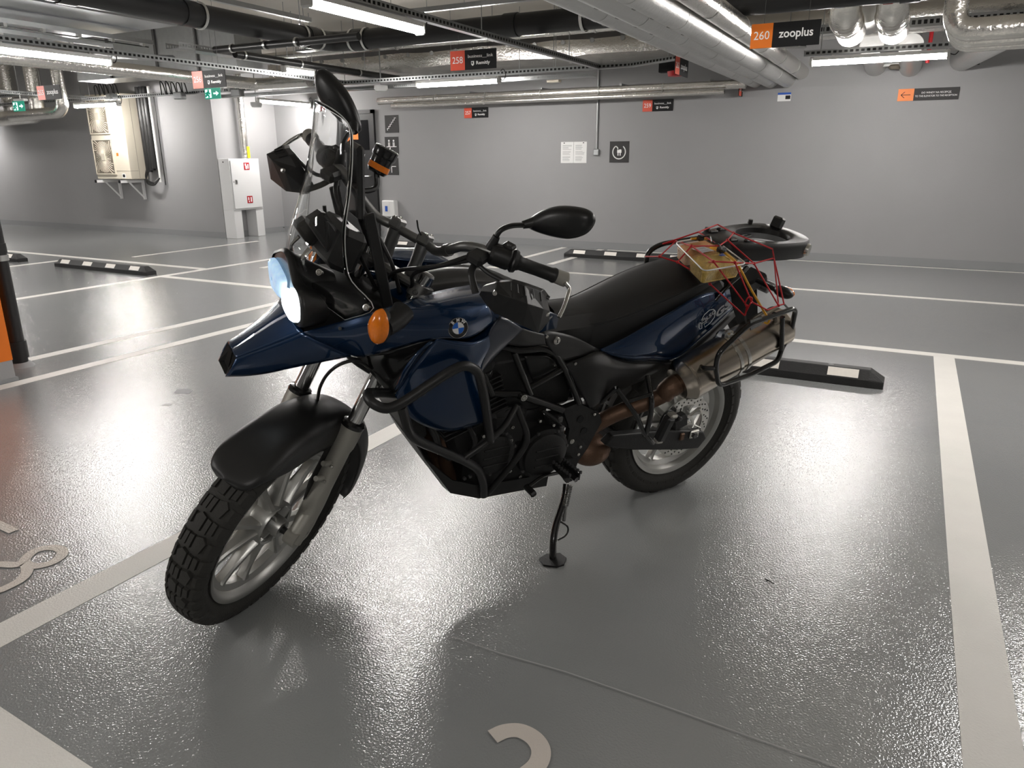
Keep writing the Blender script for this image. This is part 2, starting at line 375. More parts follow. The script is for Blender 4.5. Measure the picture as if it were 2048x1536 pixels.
wheel_stop(-10.0, -9.25, 10.3, 'short black rubber stop on the floor beside the fire hose cabinet', npatch=2)
# stop standing end-on to the wall, right of the rack
pA = onz(1586,522); pB = onz(1528,575)
wheel_stop(-.9, .9, 0, 'black rubber wheel stop set square to the back wall beyond the luggage plate')
o = [x for x in COL.objects if x.name.startswith('wheel_stop') and x.parent is None][-1]
o.location = (-1.72, 8.98, 0); o.rotation_euler = (0, 0, math.radians(118))
# ================================================================== wall furniture
def wallbox(px0, py0, px1, py1, y=YB): a = ony(px0, py0, y); b = ony(px1, py1, y); return a, b
def sign(name, label, cx, z, w, h, y, num, co, red='sign_red', co_kind='bl', hang=False, split=.32, rot=0, body='sign_black', num_s=.075):
    t = thing(name, label, 'sign', (cx, y, z), rot)
    MB().box((0, 0, 0), (w, .008, h)).build('board', body, t, smooth=False)
    MB().bbox((-w/2, -.0052, -h/2), (-w/2+w*split, -.0035, h/2)).build('number_field', red, t, smooth=False)
    fr = frame3((0,-.0055,0), (1,0,0), (0,0,1))
    if num: lettering(MB(), num, num_s, fr, (-w/2+w*split/2, 0), width=w*split*.72).build('number', 'sign_white', t, smooth=False)
    cx2 = -w/2+w*split+w*(1-split)/2; ww = w*(1-split)
    if co == 'zoo':
        lettering(MB(), 'zooplus', .075, fr, (cx2, .004), lift=.0, bold=.0012, width=ww*.72).build('lettering', 'sign_white', t, smooth=False)
    elif co == 'bl':
        lettering(MB(), 'business__link', .036, fr, (cx2, h*.17), lift=.0, width=ww*.80).build('lettering', 'sign_white', t, smooth=False)
        lettering(MB(), 'Remitly', .036, fr, (cx2+.025, -h*.18), lift=.0, bold=.0008, width=ww*.44).build('lettering', 'sign_white', t, smooth=False)
        x = cx2-.075; mb = MB(); mb.prism(fr(np.array([(x-.014,-.012,0), (x+.014,-.012,0), (x+.014,-.038,0), (x,-.05,0), (x-.014,-.038,0)]))[::-1], (0,-.0006,0)); mb.build('emblem', 'sign_white', t, smooth=False)
        mb = MB(); mb.prism(fr(np.array([(x-.009,-.017,0), (x+.003,-.017,0), (x+.003,-.035,0), (x-.009,-.03,0)]))[::-1], (0,-.001,0)); mb.build('emblem_field', 'sign_black', t, smooth=False)
    if hang:
        for sx in (-w*.32, w*.32): MB().cyl((sx, 0, h/2-.005), (sx, 0, hang-z), .0015, 6).build('hanger_wire', 'dark_metal', t)
    return t
SW, SH = .45, .155
def hung(px0, py0, px1, py1, num, co, label, red='sign_red', body='sign_black'):
    """bottom edge pixels of a hanging sign of known width, parallel to the wall"""
    d1, d2 = ray(px0, py0), ray(px1, py1); A = np.stack([-d1, d2], 1); s = np.linalg.lstsq(A, np.array([SW, 0, 0]), rcond=None)[0]
    a = CAMP+d1*s[0]; b = CAMP+d2*s[1]; c = (a+b)/2
    return sign('bay_sign', label, c[0], c[2]+SH/2, SW, SH, c[1], num, co, red, hang=CZ if num in ('255','256') else 2.3 if num == '258' else CZ, body=body)
hung(1500, 97, 1638, 90, '260', 'zoo', 'orange and black bay sign 260 hanging beside thick silver pipes', 'sign_orange')
hung(902, 141, 993, 137, '258', 'bl', 'red and black bay sign 258 hanging in front of foil duct')
hung(388, 178, 453, 173, '256', 'bl', 'red and black bay sign 256 hanging above the green exit sign')
hung(78, 200, 124, 198, '255', 'zoo', 'faded red bay sign 255 hanging near the outdoor air conditioner', body='sign_grey')
def wsign(px0, py0, px1, py1, num, co, label):
    a, b = wallbox(px0, py0, px1, py1, YB-.006); return sign('bay_sign', label, (a[0]+b[0])/2, (a[2]+b[2])/2, .43, .15, YB-.006, num, co)
wsign(1286, 200, 1346, 222, '259', 'bl', 'red and black bay sign 259 on back wall above the plug symbol')
wsign(928, 216, 977, 235, '257', 'bl', 'red and black bay sign 257 on back wall between door and notice sheets')
# two bay signs hung square to the wall under the pipe bundle
for (px, py, num, lab) in ((1349, 147, '262', 'red and black bay sign 262 hung edgeways below the silver pipe bundle'), (1477, 191, '264', 'small red and black bay sign edgeways under silver pipes close to back wall')):
    c = onx(px, py, -2.15)
    sign('bay_sign', lab, c[0], c[2]+SH/2, SW, SH, c[1]+SW*.5, num, 'zoo', rot=math.pi/2, hang=CZ)
# direction sign
a, b = wallbox(1798, 175, 1916, 202, YB-.006); w = b[0]-a[0]; h = .135
t = thing('direction_sign', 'orange and black sign with left arrow to the elevator on the back wall', 'sign', ((a[0]+b[0])/2, YB-.006, (a[2]+b[2])/2))
MB().box((0,0,0), (w,.008,h)).build('board', 'sign_grey', t, smooth=False)
MB().bbox((-w/2,-.0052,-h/2), (-w/2+w*.265,-.0035,h/2)).build('arrow_field', 'sign_orange', t, smooth=False)
fr = frame3((0,-.0056,0), (1,0,0), (0,0,1)); ax = -w/2+w*.13
mb = MB()
for q in (((-.05,0), (.05,0)), ((-.05,0), (-.012,.034)), ((-.05,0), (-.012,-.034))):
    p = np.array([[q[0][0]+ax, q[0][1], 0], [q[1][0]+ax, q[1][1], 0]]); mb.tube(fr(p), .0035, 6)
mb.build('arrow', 'sign_black', t, smooth=False)
lettering(MB(), 'DO WINDY NA RECEPCJĘ', .028, fr, (w*.13, .017), lift=0, width=w*.48).build('lettering', 'sign_white', t, smooth=False)
lettering(MB(), 'TO THE ELEVATOR TO THE RECEPTION', .028, fr, (w*.13, -.020), lift=0, width=w*.68).build('lettering', 'sign_white', t, smooth=False)
# notice sheets
a, b = wallbox(1122, 284, 1173, 326, YB-.003)
t = thing('notice_sheet', 'two white printed notice sheets mounted side by side on back wall', 'notice', ((a[0]+b[0])/2, YB-.003, (a[2]+b[2])/2)); w = b[0]-a[0]; h = a[2]-b[2]
for sx in (-1, 1):
    MB().box((sx*w/4, 0, 0), (w/2-.004, .004, h)).build('sheet', 'paper', t, smooth=False)
    mb = MB(); rnd = random.Random(3+sx)
    for k in range(16):
        if k in (5, 10): continue
        ww = w*.36*rnd.uniform(.6, 1); mb.bbox((sx*w/4-w*.18, -.0026, h/2-.05-k*.0145), (sx*w/4-w*.18+ww, -.002, h/2-.046-k*.0145))
    mb.build('print', 'ink', t, smooth=False)
    MB().box((sx*w/4+.05*sx, -.0024, h/2-.016), (.02, .001, .012)).build('stamp', 'sign_black', t, smooth=False)
# EV charging sign
a, b = wallbox(1219, 283, 1258, 325, YB-.004); cx = (a[0]+b[0])/2; cz = (a[2]+b[2])/2
t = thing('charging_sign', 'dark square sign with white electric plug symbol on the back wall', 'sign', (cx, YB-.004, cz))
MB().box((0,0,0), (.29,.006,.29)).build('board', 'sign_grey', t, smooth=False)
fr = frame3((0,-.0045,0), (1,0,0), (0,0,1))
arc = [(math.cos(x)*.095, math.sin(x)*.095, 0) for x in np.linspace(math.radians(52), math.radians(-232), 40)]
arc += [(-.045,.075,0), (-.025,.06,0), (-.018,.035,0)]
MB().tube(fr(np.array(arc)), .008, 6).build('cable_ring', 'sign_white', t)
mb = MB()
for q in ((-.03,-.012,.035,.028), (-.022,-.05,-.008,-.012), (.010,-.05,.024,-.012), (.0,.028,.03,.035)): mb.bbox((q[0],-.006,q[1]), (q[2],-.0045,q[3]))
mb.build('plug', 'sign_white', t, smooth=False)
# pictogram plates next to the door
for (py0, py1, kind, lab) in ((230, 266, 'stairs', 'dark square plate with white staircase symbol beside the door'), (273, 309, 'toilets', 'dark square plate with white symbol of two figures beside the door'), (315, 351, 'cross', 'dark square plate with white cross lines partly hidden by brake reservoir')):
    a, b = wallbox(769, py0, 798, py1, YB-.004); t = thing('pictogram_plate', lab, 'sign', ((a[0]+b[0])/2, YB-.004, (a[2]+b[2])/2))
    MB().box((0,0,0), (.275,.006,.275)).build('board', 'sign_grey', t, smooth=False)
    fr = frame3((0,-.0045,0), (1,0,0), (0,0,1)); mb = MB(); r = .007
    if kind == 'stairs':
        p = [(-.09,-.10)]
        for k in range(6): p += [(-.09+.03*k, -.10+.032*(k+1)), (-.06+.03*k, -.10+.032*(k+1))]
        mb.tube(fr(np.array([(x, y, 0) for x, y in p])), r, 6)
    elif kind == 'toilets':
        for sx in (-.05, .045):
            mb.lathe([(.0,-.001), (.017,-.001), (.017,.001), (0,.001)], (sx,-.0055,.075), (0,1,0), 14)
            for k in (-.011, .011): mb.tube(fr(np.array([(sx+k,.05,0), (sx+k,-.02,0)])), r, 6)
        mb.tube(fr(np.array([(-.10,-.02,0), (.10,-.02,0)])), r, 6); mb.tube(fr(np.array([(-.03,-.02,0), (-.03,-.10,0)])), r, 6)
    else:
        mb.tube(fr(np.array([(-.09,.0,0), (.09,.0,0)])), r, 6); mb.tube(fr(np.array([(.0,.1,0), (.0,-.1,0)])), r, 6)
    mb.build('symbol', 'sign_white', t)
# small white-blue sticker under the pipe bundle
a, b = wallbox(1557, 187, 1580, 201, YB-.003); t = thing('small_notice', 'small white plate with dark top strip below the pipe ends', 'notice', ((a[0]+b[0])/2, YB-.003, (a[2]+b[2])/2))
MB().box((0,0,0), (.16,.004,.10)).build('plate', 'paper', t, smooth=False); MB().box((0,-.0025,.04), (.16,.001,.025)).build('strip', 'blue_label', t, smooth=False); MB().box((.045,-.0025,-.005), (.06,.001,.045)).build('field', 'sign_black', t, smooth=False)
# conduit and switch box on the back wall
c = ony(1197, 160, YB-.02); e = ony(1195, 300, YB-.02)
t = thing('wall_conduit', 'grey vertical conduit ending in a small junction box on back wall', 'conduit', (c[0], YB-.02, 0))
MB().cyl((0,0,e[2]), (0,0,2.75), .014, 10).build('pipe', 'galv', t); MB().bev((0,-.005,e[2]-.03), (.08,.05,.09), .008).build('junction_box', 'galv', t, smooth=False)
# wall socket box near the door
a, b = wallbox(768, 402, 794, 432, YB-.05); t = thing('wall_box', 'white electrical box with blue label on back wall beside door', 'box', ((a[0]+b[0])/2, YB-.06, (a[2]+b[2])/2))
MB().bev((0,0,0), (.26,.12,.27), .012).build('body', 'white_plastic', t, smooth=False); MB().box((-.04,-.063,.02), (.12,.006,.16)).build('cover', 'white_enamel', t, smooth=False); MB().box((-.03,-.068,.0), (.05,.003,.09)).build('label_field', 'blue_label', t, smooth=False)
# dark door
d1 = thing('door_1', 'dark grey steel door with window panel in the back wall', 'door', (-8.63, YB, 0)); d1['kind'] = 'structure'
MB().bbox((-.49,-.05,0), (-.43,.02,2.09)).bbox((.43,-.05,0), (.49,.02,2.09)).bbox((-.49,-.05,2.03), (.49,.02,2.09)).build('door_frame', 'door_grey', d1, smooth=False)
MB().bbox((-.43,-.03,.01), (.43,.01,2.03)).build('leaf', 'door_grey', d1, smooth=False)
MB().bbox((-.30,-.036,1.45), (.36,-.03,1.93)).build('pane', 'door_glass', d1, smooth=False)
MB().bbox((-.12,-.037,1.62), (.14,-.031,1.79)).build('notice', 'sign_orange', d1, smooth=False)
lettering(MB(), 'DO SCHODY', .05, frame3((.12,-.038,1.36), (1,0,0), (0,0,1)), (0,0)).build('lettering', 'sign_white', d1, smooth=False)
MB().tube(fillet([(.36,-.03,1.02), (.36,-.08,1.02), (.25,-.08,1.02)], .02), .009, 8).build('door_handle', 'clamp_metal', d1)
# fire hose cabinet, its side against the wall that returns to the back
hc = thing('fire_hose_cabinet', 'white fire hose cabinet on two legs with red hose and extinguisher symbols', 'cabinet', (-10.39, 9.10, 0))
cz0, cz1 = .47, 1.315; dx, dy = .25, .66
bevel(MB().bbox((0,0,cz0), (dx,dy,cz1)).build('body', 'white_enamel', hc, smooth=False), .006)
for y0 in (0, dy-.17):
    bevel(MB().bbox((0,y0,0), (dx-.004,y0+.17,cz0)).build('leg', 'white_enamel', hc, smooth=False), .005)
dr = bevel(MB().bbox((dx,.02,cz0+.03), (dx+.018,dy-.02,cz1-.03)).build('door', 'white_enamel', hc, smooth=False), .004)
MB().bev((dx+.022,.10,.94), (.012,.05,.075), .004).build('latch', 'clamp_metal', dr, smooth=False); MB().cyl((dx+.016,.05,.94), (dx+.021,.05,.94), .009, 10).build('lock', 'dark_metal', dr)
for (yy, zz) in ((.36,1.19), (.36,.64)):
    pl = MB().bbox((dx+.018,yy-.06,zz-.06), (dx+.021,yy+.06,zz+.06)).build('symbol_plate', 'red_paint', dr, smooth=False)
mb = MB(); mb.bbox((dx+.021,.32,1.20), (dx+.022,.35,1.235)).bbox((dx+.021,.33,1.145), (dx+.022,.365,1.20)).bbox((dx+.021,.375,1.15), (dx+.022,.40,1.225)); mb.build('symbol', 'sign_white', dr, smooth=False)
mb = MB(); mb.bbox((dx+.021,.375,.60), (dx+.022,.40,.68)).bbox((dx+.021,.32,.63), (dx+.022,.345,.68)).bbox((dx+.021,.33,.595), (dx+.022,.35,.62)); mb.build('symbol', 'sign_white', dr, smooth=False)
MB().cyl((.12,-.003,1.26), (.12,.002,1.26), .012, 10).build('cable_hole', 'sign_black', hc)
# vertical insulated riser above the cabinet
ri = thing('insulated_riser', 'vertical foil wrapped pipe with yellow label rising above the fire hose cabinet', 'pipe', (-10.27, 9.60, 0))
MB().cyl((0,0,cz1), (0,0,2.75), .06, 16).build('lagging', 'foil', ri); MB().bev((.062,.02,1.42), (.006,.06,.19), .002).build('label_plate', 'yellow_label', ri, smooth=False)
MB().cyl((.0,.0,1.95), (.0,.0,1.97), .063, 16).build('joint_tape', 'clamp_metal', ri)
# outdoor air conditioner on the left wall
AY = 8.72
a = ony(197, 358, AY); r_ = ony(262, 360, AY); axl, axr, az0 = a[0]-.02, r_[0]+.02, a[2]; AW = axr-axl; AHt = 1.42; AD = .34
ac = thing('air_conditioner', 'beige outdoor air conditioner with two fan grilles on white wall brackets', 'air conditioner', ((axl+axr)/2, AY, az0))
bevel(MB().bbox((-AW/2,0,0), (AW/2,AD,AHt)).build('casing', 'beige', ac, smooth=False), .012)
MB().bbox((AW/2-.006,.17,.02), (AW/2+.002,.174,AHt-.02)).build('panel_joint', 'beige_dark', ac, smooth=False)
MB().bbox((AW*.02,-.002,.14), (AW/2+.001,.16,.145)).build('panel_joint', 'beige_dark', ac, smooth=False)
gw = AW*.60
for zc in (.38, 1.06):
    g = MB().bbox((-AW/2+.02,-.012,zc-.30), (-AW/2+gw,.0,zc+.30)).build('fan_grille', 'beige', ac, smooth=False)
    gx = (-AW/2+.02-AW/2+gw)/2; hw = (gw-.02)/2-.02
    MB().bbox((gx-hw,-.0135,zc-.28), (gx+hw,-.0125,zc+.28)).build('fan_opening', 'beige_dark', g, smooth=False)
    mb = MB()
    for k in range(40):
        th = 2*math.pi*k/40; p = []
        for q in np.linspace(0, 1, 6):
            rr = .05+q*.36; an = th+.55*q; x = math.cos(an)*rr; z = math.sin(an)*rr
            if abs(x) > hw or abs(z) > .28: break
            p.append((gx+x, -.018, zc+z))
        if len(p) > 1: mb.tube(p, .0055, 4)
    mb.build('grille_bars', 'beige', g, kind='stuff')
    mb = MB()
    for (x0_, x1_, z0_, z1_) in ((gx-hw-.02, gx-hw, zc-.3, zc+.3), (gx+hw, gx+hw+.02, zc-.3, zc+.3), (gx-hw, gx+hw, zc+.28, zc+.3), (gx-hw, gx+hw, zc-.3, zc-.28)): mb.bbox((x0_,-.022,z0_), (x1_,-.012,z1_))
    mb.build('grille_frame', 'beige', g, smooth=False)
    MB().bev((gx,-.024,zc), (.10,.012,.12), .004).build('fan_hub', 'beige', g, smooth=False)
MB().box((AW*.20,-.002,.42), (.05,.003,.05)).build('sticker', 'sign_orange', ac, smooth=False); MB().box((AW*.13,-.002,.54), (.06,.003,.07)).build('sticker', 'paper', ac, smooth=False); MB().box((AW*.30,-.002,.06), (.09,.003,.07)).build('sticker', 'sign_white', ac, smooth=False); MB().box((AW*.30,-.003,.06), (.06,.003,.05)).build('sticker', 'sign_black', ac, smooth=False)
for sx in (-AW*.40, AW*.30):
    br = MB().bbox((sx-.02,-.10,-.06), (sx+.02,9.09-AY,-.015)).build('bracket', 'white_enamel', ac, smooth=False)
    MB().bbox((sx-.02,9.05-AY,-.36), (sx+.02,9.09-AY,-.06)).build('upright', 'white_enamel', br, smooth=False)
    MB().tube([(sx,9.06-AY,-.33), (sx,.08,-.05)], .017, 4).build('brace', 'white_enamel', br, smooth=False); MB().bbox((sx-.021,-.115,-.062), (sx+.021,-.10,-.013)).build('end_cap', 'sign_black', br, smooth=False)
pb = thing('refrigerant_pipes', 'black insulated pipe bundle and white conduit beside the air conditioner', 'pipe', (axr+.10, 9.02, 0))
for k, (dx_, rr) in enumerate(((0,.055), (.09,.05), (.17,.05))): MB().tube(fillet([(dx_,0,az0+.12+.03*k), (dx_,0,2.5)], .05), rr, 12).build('pipe', 'black_pipe', pb)
MB().cyl((.27,0,az0-.05), (.27,0,2.5), .025, 10).build('conduit', 'white_plastic', pb); MB().cyl((.33,.04,az0-.1), (.33,.04,2.4), .008, 8).build('cable', 'black_pipe', pb)
for k in range(3): MB().tube(crom([(.0+.03*k,-.02,az0+.25), (-.04,-.06,az0+.02-.03*k), (.15,-.06,az0-.06-.02*k), (.28,-.02,az0+.02)], 6), .012, 6).build('hose', 'black_pipe', pb)
# ================================================================== luminaires
def luminaire(x, y, along, label, z=2.2, L=1.2, group='LED tube lights under the ceiling', rods=False):
    t = thing('tube_light', label, 'light', (x, y, z), 0 if along == 'x' else math.pi/2, group)
    n = 10; prof = [(math.cos(a)*.034, math.sin(a)*.034) for a in np.linspace(math.pi, 2*math.pi, n)]
    rows = [[(sx, p[0], p[1]) for p in prof]+[(sx, .034, .012), (sx, -.034, .012)] for sx in (-L/2+.03, L/2-.03)]
    mb = MB().grid(rows, closeu=True); mb.add(rows[0], [tuple(range(n+2))]); mb.add(rows[1], [tuple(range(n+2))[::-1]]); mb.build('diffuser', 'tube_glow', t, ang=60)
    hs = MB().bbox((-L/2+.03,-.042,.012), (L/2-.03,.042,.045)).build('housing', 'tube_body', t, smooth=False)
    for sx in (-1, 1):
        MB().bev((sx*(L/2-.012),0,.005), (.036,.088,.085), .012).build('end_cap', 'tube_body', t, smooth=False)
        MB().bbox((sx*L*.33-.012,-.045,.0), (sx*L*.33+.012,.045,.05)).build('clip', 'clamp_metal', t, smooth=False) if False else MB().bbox((sx*L*.33-.012,-.02,.045), (sx*L*.33+.012,.02,.061)).build('clip', 'clamp_metal', t, smooth=False)
    MB().tube(crom([(L/2,0,.01), (L/2+.05,.0,.0), (L/2+.08,.0,.06), (L/2+.05,.0,.12), (L/2+.01,0,.10)], 6), .005, 6).build('supply_cable', 'black_pipe', t)
    if rods:
        for sx in (-L*.33, L*.33): MB().cyl((sx,0,.06), (sx,0,CZ-z), .004, 6).build('hanger_rod', 'galv', t)
    return t
luminaire(-3.345, 4.31, 'y', 'glowing tube light under slotted channel in front of the bay sign 258')
luminaire(-7.0, 4.38, 'y', 'glowing tube light beside the silver sheet metal duct')
luminaire(-.48, 8.4, 'x', 'glowing tube light above the elevator direction sign')
luminaire(-5.18, 8.36, 'x', 'glowing tube light above the thin foil pipe near bay sign 258')
luminaire(-9.47, 9.81, 'y', 'glowing tube light near the foil riser of the fire hose cabinet')
luminaire(-11.95, 8.15, 'x', 'glowing tube light in front of the air conditioner', z=2.16, L=1.12, rods=True)
luminaire(-6.78, 7.3, 'y', 'short bright tube light half hidden among cable trays', z=2.32, L=.5, rods=True)
HID = 'LED tube lights outside the view'  # unseen: the first matches a floor highlight, the rest are added fill light
for (x, y, al) in ((1.0,4.45,'y'), (-3.345,-1.3,'y'), (4.6,4.3,'y'), (4.3,8.4,'x'), (-17.4,8.4,'x'), (-11.0,4.38,'y'), (-15,4.38,'y'), (-20.5,7.2,'x'), (-7.0,-3.6,'y'), (1.1,-1.6,'y'), (-12,-3.6,'y')):
    luminaire(x, y, al, 'unseen tube light placed beyond the view to light the garage', group=HID)
# ================================================================== slotted channels and cable trays
def channel(name, p0, p1, w, h, label, cat='cable tray', pitch=.05, slot=.03, m='galv', group=None, floor_=True, hang=(), parent=None):
    """U channel with real slots in both side walls, along x or y"""
    p0 = np.array(p0, float); p1 = np.array(p1, float); L = np.linalg.norm(p1-p0); ang = math.atan2(p1[1]-p0[1], p1[0]-p0[0])
    t = thing(name, label, cat, tuple(p0), ang, group); mb = MB(); n = int(L/pitch)
    for sy in (-1, 1):
        y = sy*w/2
        mb.bbox((0,y-.001,0), (L,y+.001,h*.28)); mb.bbox((0,y-.001,h*.72), (L,y+.001,h))
        for k in range(n): mb.bbox((k*pitch,y-.001,h*.28), (k*pitch+pitch-slot,y+.001,h*.72))
    mb.build('side_walls', m, t, smooth=False)
    if pitch >= .05: MB().bbox((0,-w*.3,.004), (L,w*.3,h*.8)).build('slot_shade_core', 'black_pipe', t, smooth=False)  # black core added inside the channel so its slots look shaded
    if floor_: MB().bbox((0,-w/2,0), (L,w/2,.002)).build('bottom', m, t, smooth=False)
    for hx in hang: MB().cyl((hx,0,h*.5), (hx,0,CZ-p0[2]), .004, 6).build('hanger_rod', 'galv', t)
    return t
channel('slotted_channel', (-3.345,1.6,2.262), (-3.345,8.42,2.262), .055, .05, 'grey slotted channel carrying the tube light ahead of bay sign 258', hang=(.6,2.4,4.2,6.0))
channel('slotted_channel', (-7.0,1.6,2.262), (-7.0,8.42,2.262), .055, .05, 'grey slotted channel carrying the tube light beside the sheet duct', hang=(4.4,6.2))
channel('slotted_channel', (-16.5,8.42,2.262), (-2.95,8.42,2.262), .055, .05, 'grey slotted channel running parallel to the back wall', hang=(2,4,6,8,9.5,11.2,12.6))
channel('cable_tray', (-10.0,8.72,2.215), (-3.5,8.72,2.215), .10, .045, 'narrow perforated tray behind the long slotted channel', pitch=.032, slot=.017, hang=(1.5,5.5))
channel('slotted_channel', (-2.95,8.42,2.262), (-2.2,8.0,2.33), .055, .05, 'short grey slotted channel bent towards the silver pipe bundle')
channel('slotted_channel', (-1.75,8.0,2.34), (-1.15,8.42,2.262), .05, .045, 'short sloping slotted channel beside the lit tube near the wall')
channel('slotted_channel', (-1.15,8.42,2.262), (3.5,8.42,2.262), .055, .05, 'slotted channel above the tube light over the elevator sign', hang=(.15,1.2,2.5))
pA = onz(345, 97, 2.42)
channel('cable_tray', (pA[0],pA[1],2.42), (pA[0],pA[1]+4.2,2.42), .20, .06, 'wide perforated cable tray behind the black drain pipe', pitch=.034, slot=.02, hang=(.4,1.8,3.2))
channel('cable_tray', (pA[0]-.55,pA[1]-.5,2.30), (pA[0],pA[1],2.42), .10, .05, 'short sloping perforated tray joining the wide cable tray', pitch=.034, slot=.02)
pA = onz(640, 100, 2.5); 
channel('cable_tray', (-6.6,7.15,2.50), (-2.6,7.15,2.50), .12, .07, 'perforated cable tray below the horizontal black pipe', pitch=.034, slot=.02, hang=(1,2.6))
pA = onz(1640, 62, 2.5); pB = onz(1890, 48, 2.5); yy = (pA[1]+pB[1])/2
channel('cable_tray', (-1.2,yy,2.47), (2.4,yy,2.47), .16, .085, 'perforated cable tray behind the foil elbows', pitch=.05, slot=.03, hang=(.5,2.2))
MB().bbox((-1.2,yy-.09,2.455), (1.1,yy-.07,2.468)).build('tray_edge_strip', 'white_enamel', smooth=False, label='thin white strip along the tray edge behind the foil elbows', cat='strip')
for (x, y) in ((-12.9, 8.9), (-16.2, 8.9)):
    pass
channel('cable_tray', (-19.0,7.6,2.30), (-12.3,7.6,2.30), .06, .045, 'slotted channel above the air conditioner', pitch=.05, slot=.03, hang=(2,5))
channel('cable_tray', (-12.6,7.0,2.28), (-12.6,8.6,2.28), .16, .05, 'short perforated tray beside the faded bay sign 255', pitch=.034, slot=.02)
# ================================================================== pipes
def rings(t, pts, r, m='clamp_metal', ax=(0,1,0), name='clamp', wd=.02):
    for p in pts: MB().lathe([(r+.001,-wd), (r+.006,-wd), (r+.006,wd), (r+.001,wd)], p, ax, 24, True).build(name, m, t)
# four insulated pipes running to the back wall
for k, (x, z, r, lab) in enumerate(((-1.995,2.245,.085,'leftmost silver insulated pipe of the bundle running to back wall'), (-1.80,2.245,.095,'second silver insulated pipe of the bundle next to leftmost one'), (-1.60,2.235,.09,'third silver insulated pipe of the bundle running to back wall'), (-1.44,2.32,.085,'shiny rightmost insulated pipe of the bundle beside bay sign 260'))):
    t = thing('insulated_pipe', lab, 'pipe', (x, 0, z), 0, 'silver pipes running to the back wall')
    MB().cyl((0,1.2,0), (0,YB+.01,0), r, 28).build('lagging', 'foil' if k == 3 else 'foil_flat', t)
    for q in range(9): MB().lathe([(r+.0005,-.012), (r+.002,-.012), (r+.002,.012), (r+.0005,.012)], (0,2.0+q*1.0+.23*k,0), (0,1,0), 28, True).build('joint_tape', 'clamp_metal' if k == 3 else 'foil_flat', t)
    for q in range(10): MB().box((-r*.35 if k < 3 else 0, 2.3+q*.36+.1*k, -r*.94), (.014,.05,.003)).build('tape_tab', 'pipe_lag', t, smooth=False)
# black drain pipe with a bend
bz = 2.52; be = onz(655, 82, bz); bx = be[0]; by = be[1]+.1
t = thing('black_drain_pipe', 'large black drain pipe running along the ceiling and bending at right angle', 'pipe', (bx, by, bz))
MB().tube(fillet([(0,-by-1.5,0), (0,0,0), (9.5,0,0)], .16, 8), .099, 24).build('pipe', 'black_pipe', t)
for yy in (-3.0,-1.9,-.36,): MB().cyl((0,yy-.07,0), (0,yy+.07,0), .108, 24).build('socket', 'black_pipe', t)
for xx in (.36,2.2,4.0,5.6): MB().cyl((xx-.07,0,0), (xx+.07,0,0), .108, 24).build('socket', 'black_pipe', t)
rings(t, [(0,-1.78,0), (0,-.5,0), (0,-.26,0)], .109, ax=(0,1,0), wd=.014); rings(t, [(.28,0,0), (.46,0,0), (2.95,0,0), (3.3,0,0)], .109, ax=(1,0,0), wd=.014)
for (xx, yy) in ((0,-.5), (.28,0), (2.95,0), (3.3,0)): MB().cyl((xx,yy,.1), (xx,yy,CZ-bz), .005, 6).build('hanger_rod', 'galv', t)
# mounting rail above the black pipe
t = thing('mounting_rail', 'grey steel mounting rail above the black drain pipe', 'rail', (bx, by, bz+.2)); MB().bbox((-.25,-4.5,0), (-.20,-.1,.045)).build('rail', 'galv', t, smooth=False); MB().bbox((.4,.1,.02), (4.2,.15,.065)).build('rail', 'galv', t, smooth=False)
for k in range(7): MB().cyl((.7+k*.45,.12,.06), (.7+k*.45,.12,CZ-bz-.2), .004, 6).build('hanger_rod', 'galv', t)
# thin black pipes behind
q0 = onz(430, 100, 2.36); q1 = onz(600, 84, 2.36)
t = thing('black_water_pipe', 'thin black pipe with steel clamps below the large drain pipe', 'pipe'); MB().tube(fillet([q0+[-.0,0,0], (q1[0],q0[1]+.02,2.36), (q1[0]+.7,q0[1]+.02,2.36)], .05), .035, 14).build('pipe', 'black_pipe', t)
rings(t, [q0+[.25,0,0], q0+[.7,0,0], q0+[1.1,0,0]], .036, ax=(1,0,0), wd=.012)
q0 = onz(470, 108, 2.40)
t = thing('black_water_pipe', 'thin black pipe running towards the back wall with pale labels', 'pipe'); MB().cyl(q0, (q0[0],YB-1.2,2.40), .04, 14).build('pipe', 'black_pipe', t); rings(t, [(q0[0],q0[1]+.12,2.4), (q0[0],q0[1]+1.0,2.4), (q0[0],q0[1]+2.1,2.4)], .041, ax=(0,1,0), wd=.012)
# rectangular foil duct in front of the back wall
ft = ony(1137, 80, 9.35); fb = ony(1137, 113, 9.35)
t = thing('foil_duct', 'large rectangular foil wrapped ventilation duct below the ceiling near back wall', 'duct', (-5.4, 9.85, (ft[2]+fb[2])/2)); hh = (ft[2]-fb[2])/2
rows = []; rnd = random.Random(5)
for k in range(27):
    x = -3.9+k*.26; rows.append([(x, sy*(.50+rnd.uniform(-.012,.012)), sz*(hh+rnd.uniform(-.012,.012))) for sy, sz in ((-1,-1), (-.33,-1.03), (.33,-1.03), (1,-1), (1,1), (-1,1), (-1.02,.3), (-1.02,-.3))])
mb = MB().grid(rows, closeu=True); mb.add(rows[0], [tuple(range(8))]); mb.add(rows[-1], [tuple(range(8))[::-1]]); mb.build('lagging', 'foil', t, ang=50)
for k in range(16): MB().cyl((-3.6+k*.4,-.515,hh*.75), (-3.6+k*.4,-.50,hh*.75), .03, 8).build('fixing_pin', 'pipe_lag', t)
t2 = thing('foil_duct', 'sloping end piece of the foil wrapped duct next to the pipe bundle', 'duct', (-2.55, 9.75, (ft[2]+fb[2])/2)); rows = [[(x, sy*.4, sz*hh*.9+z) for sy, sz in ((-1,-1), (1,-1), (1,1), (-1,1))] for x, z in ((0,0), (.35,.02), (.7,.10), (.9,.16))]
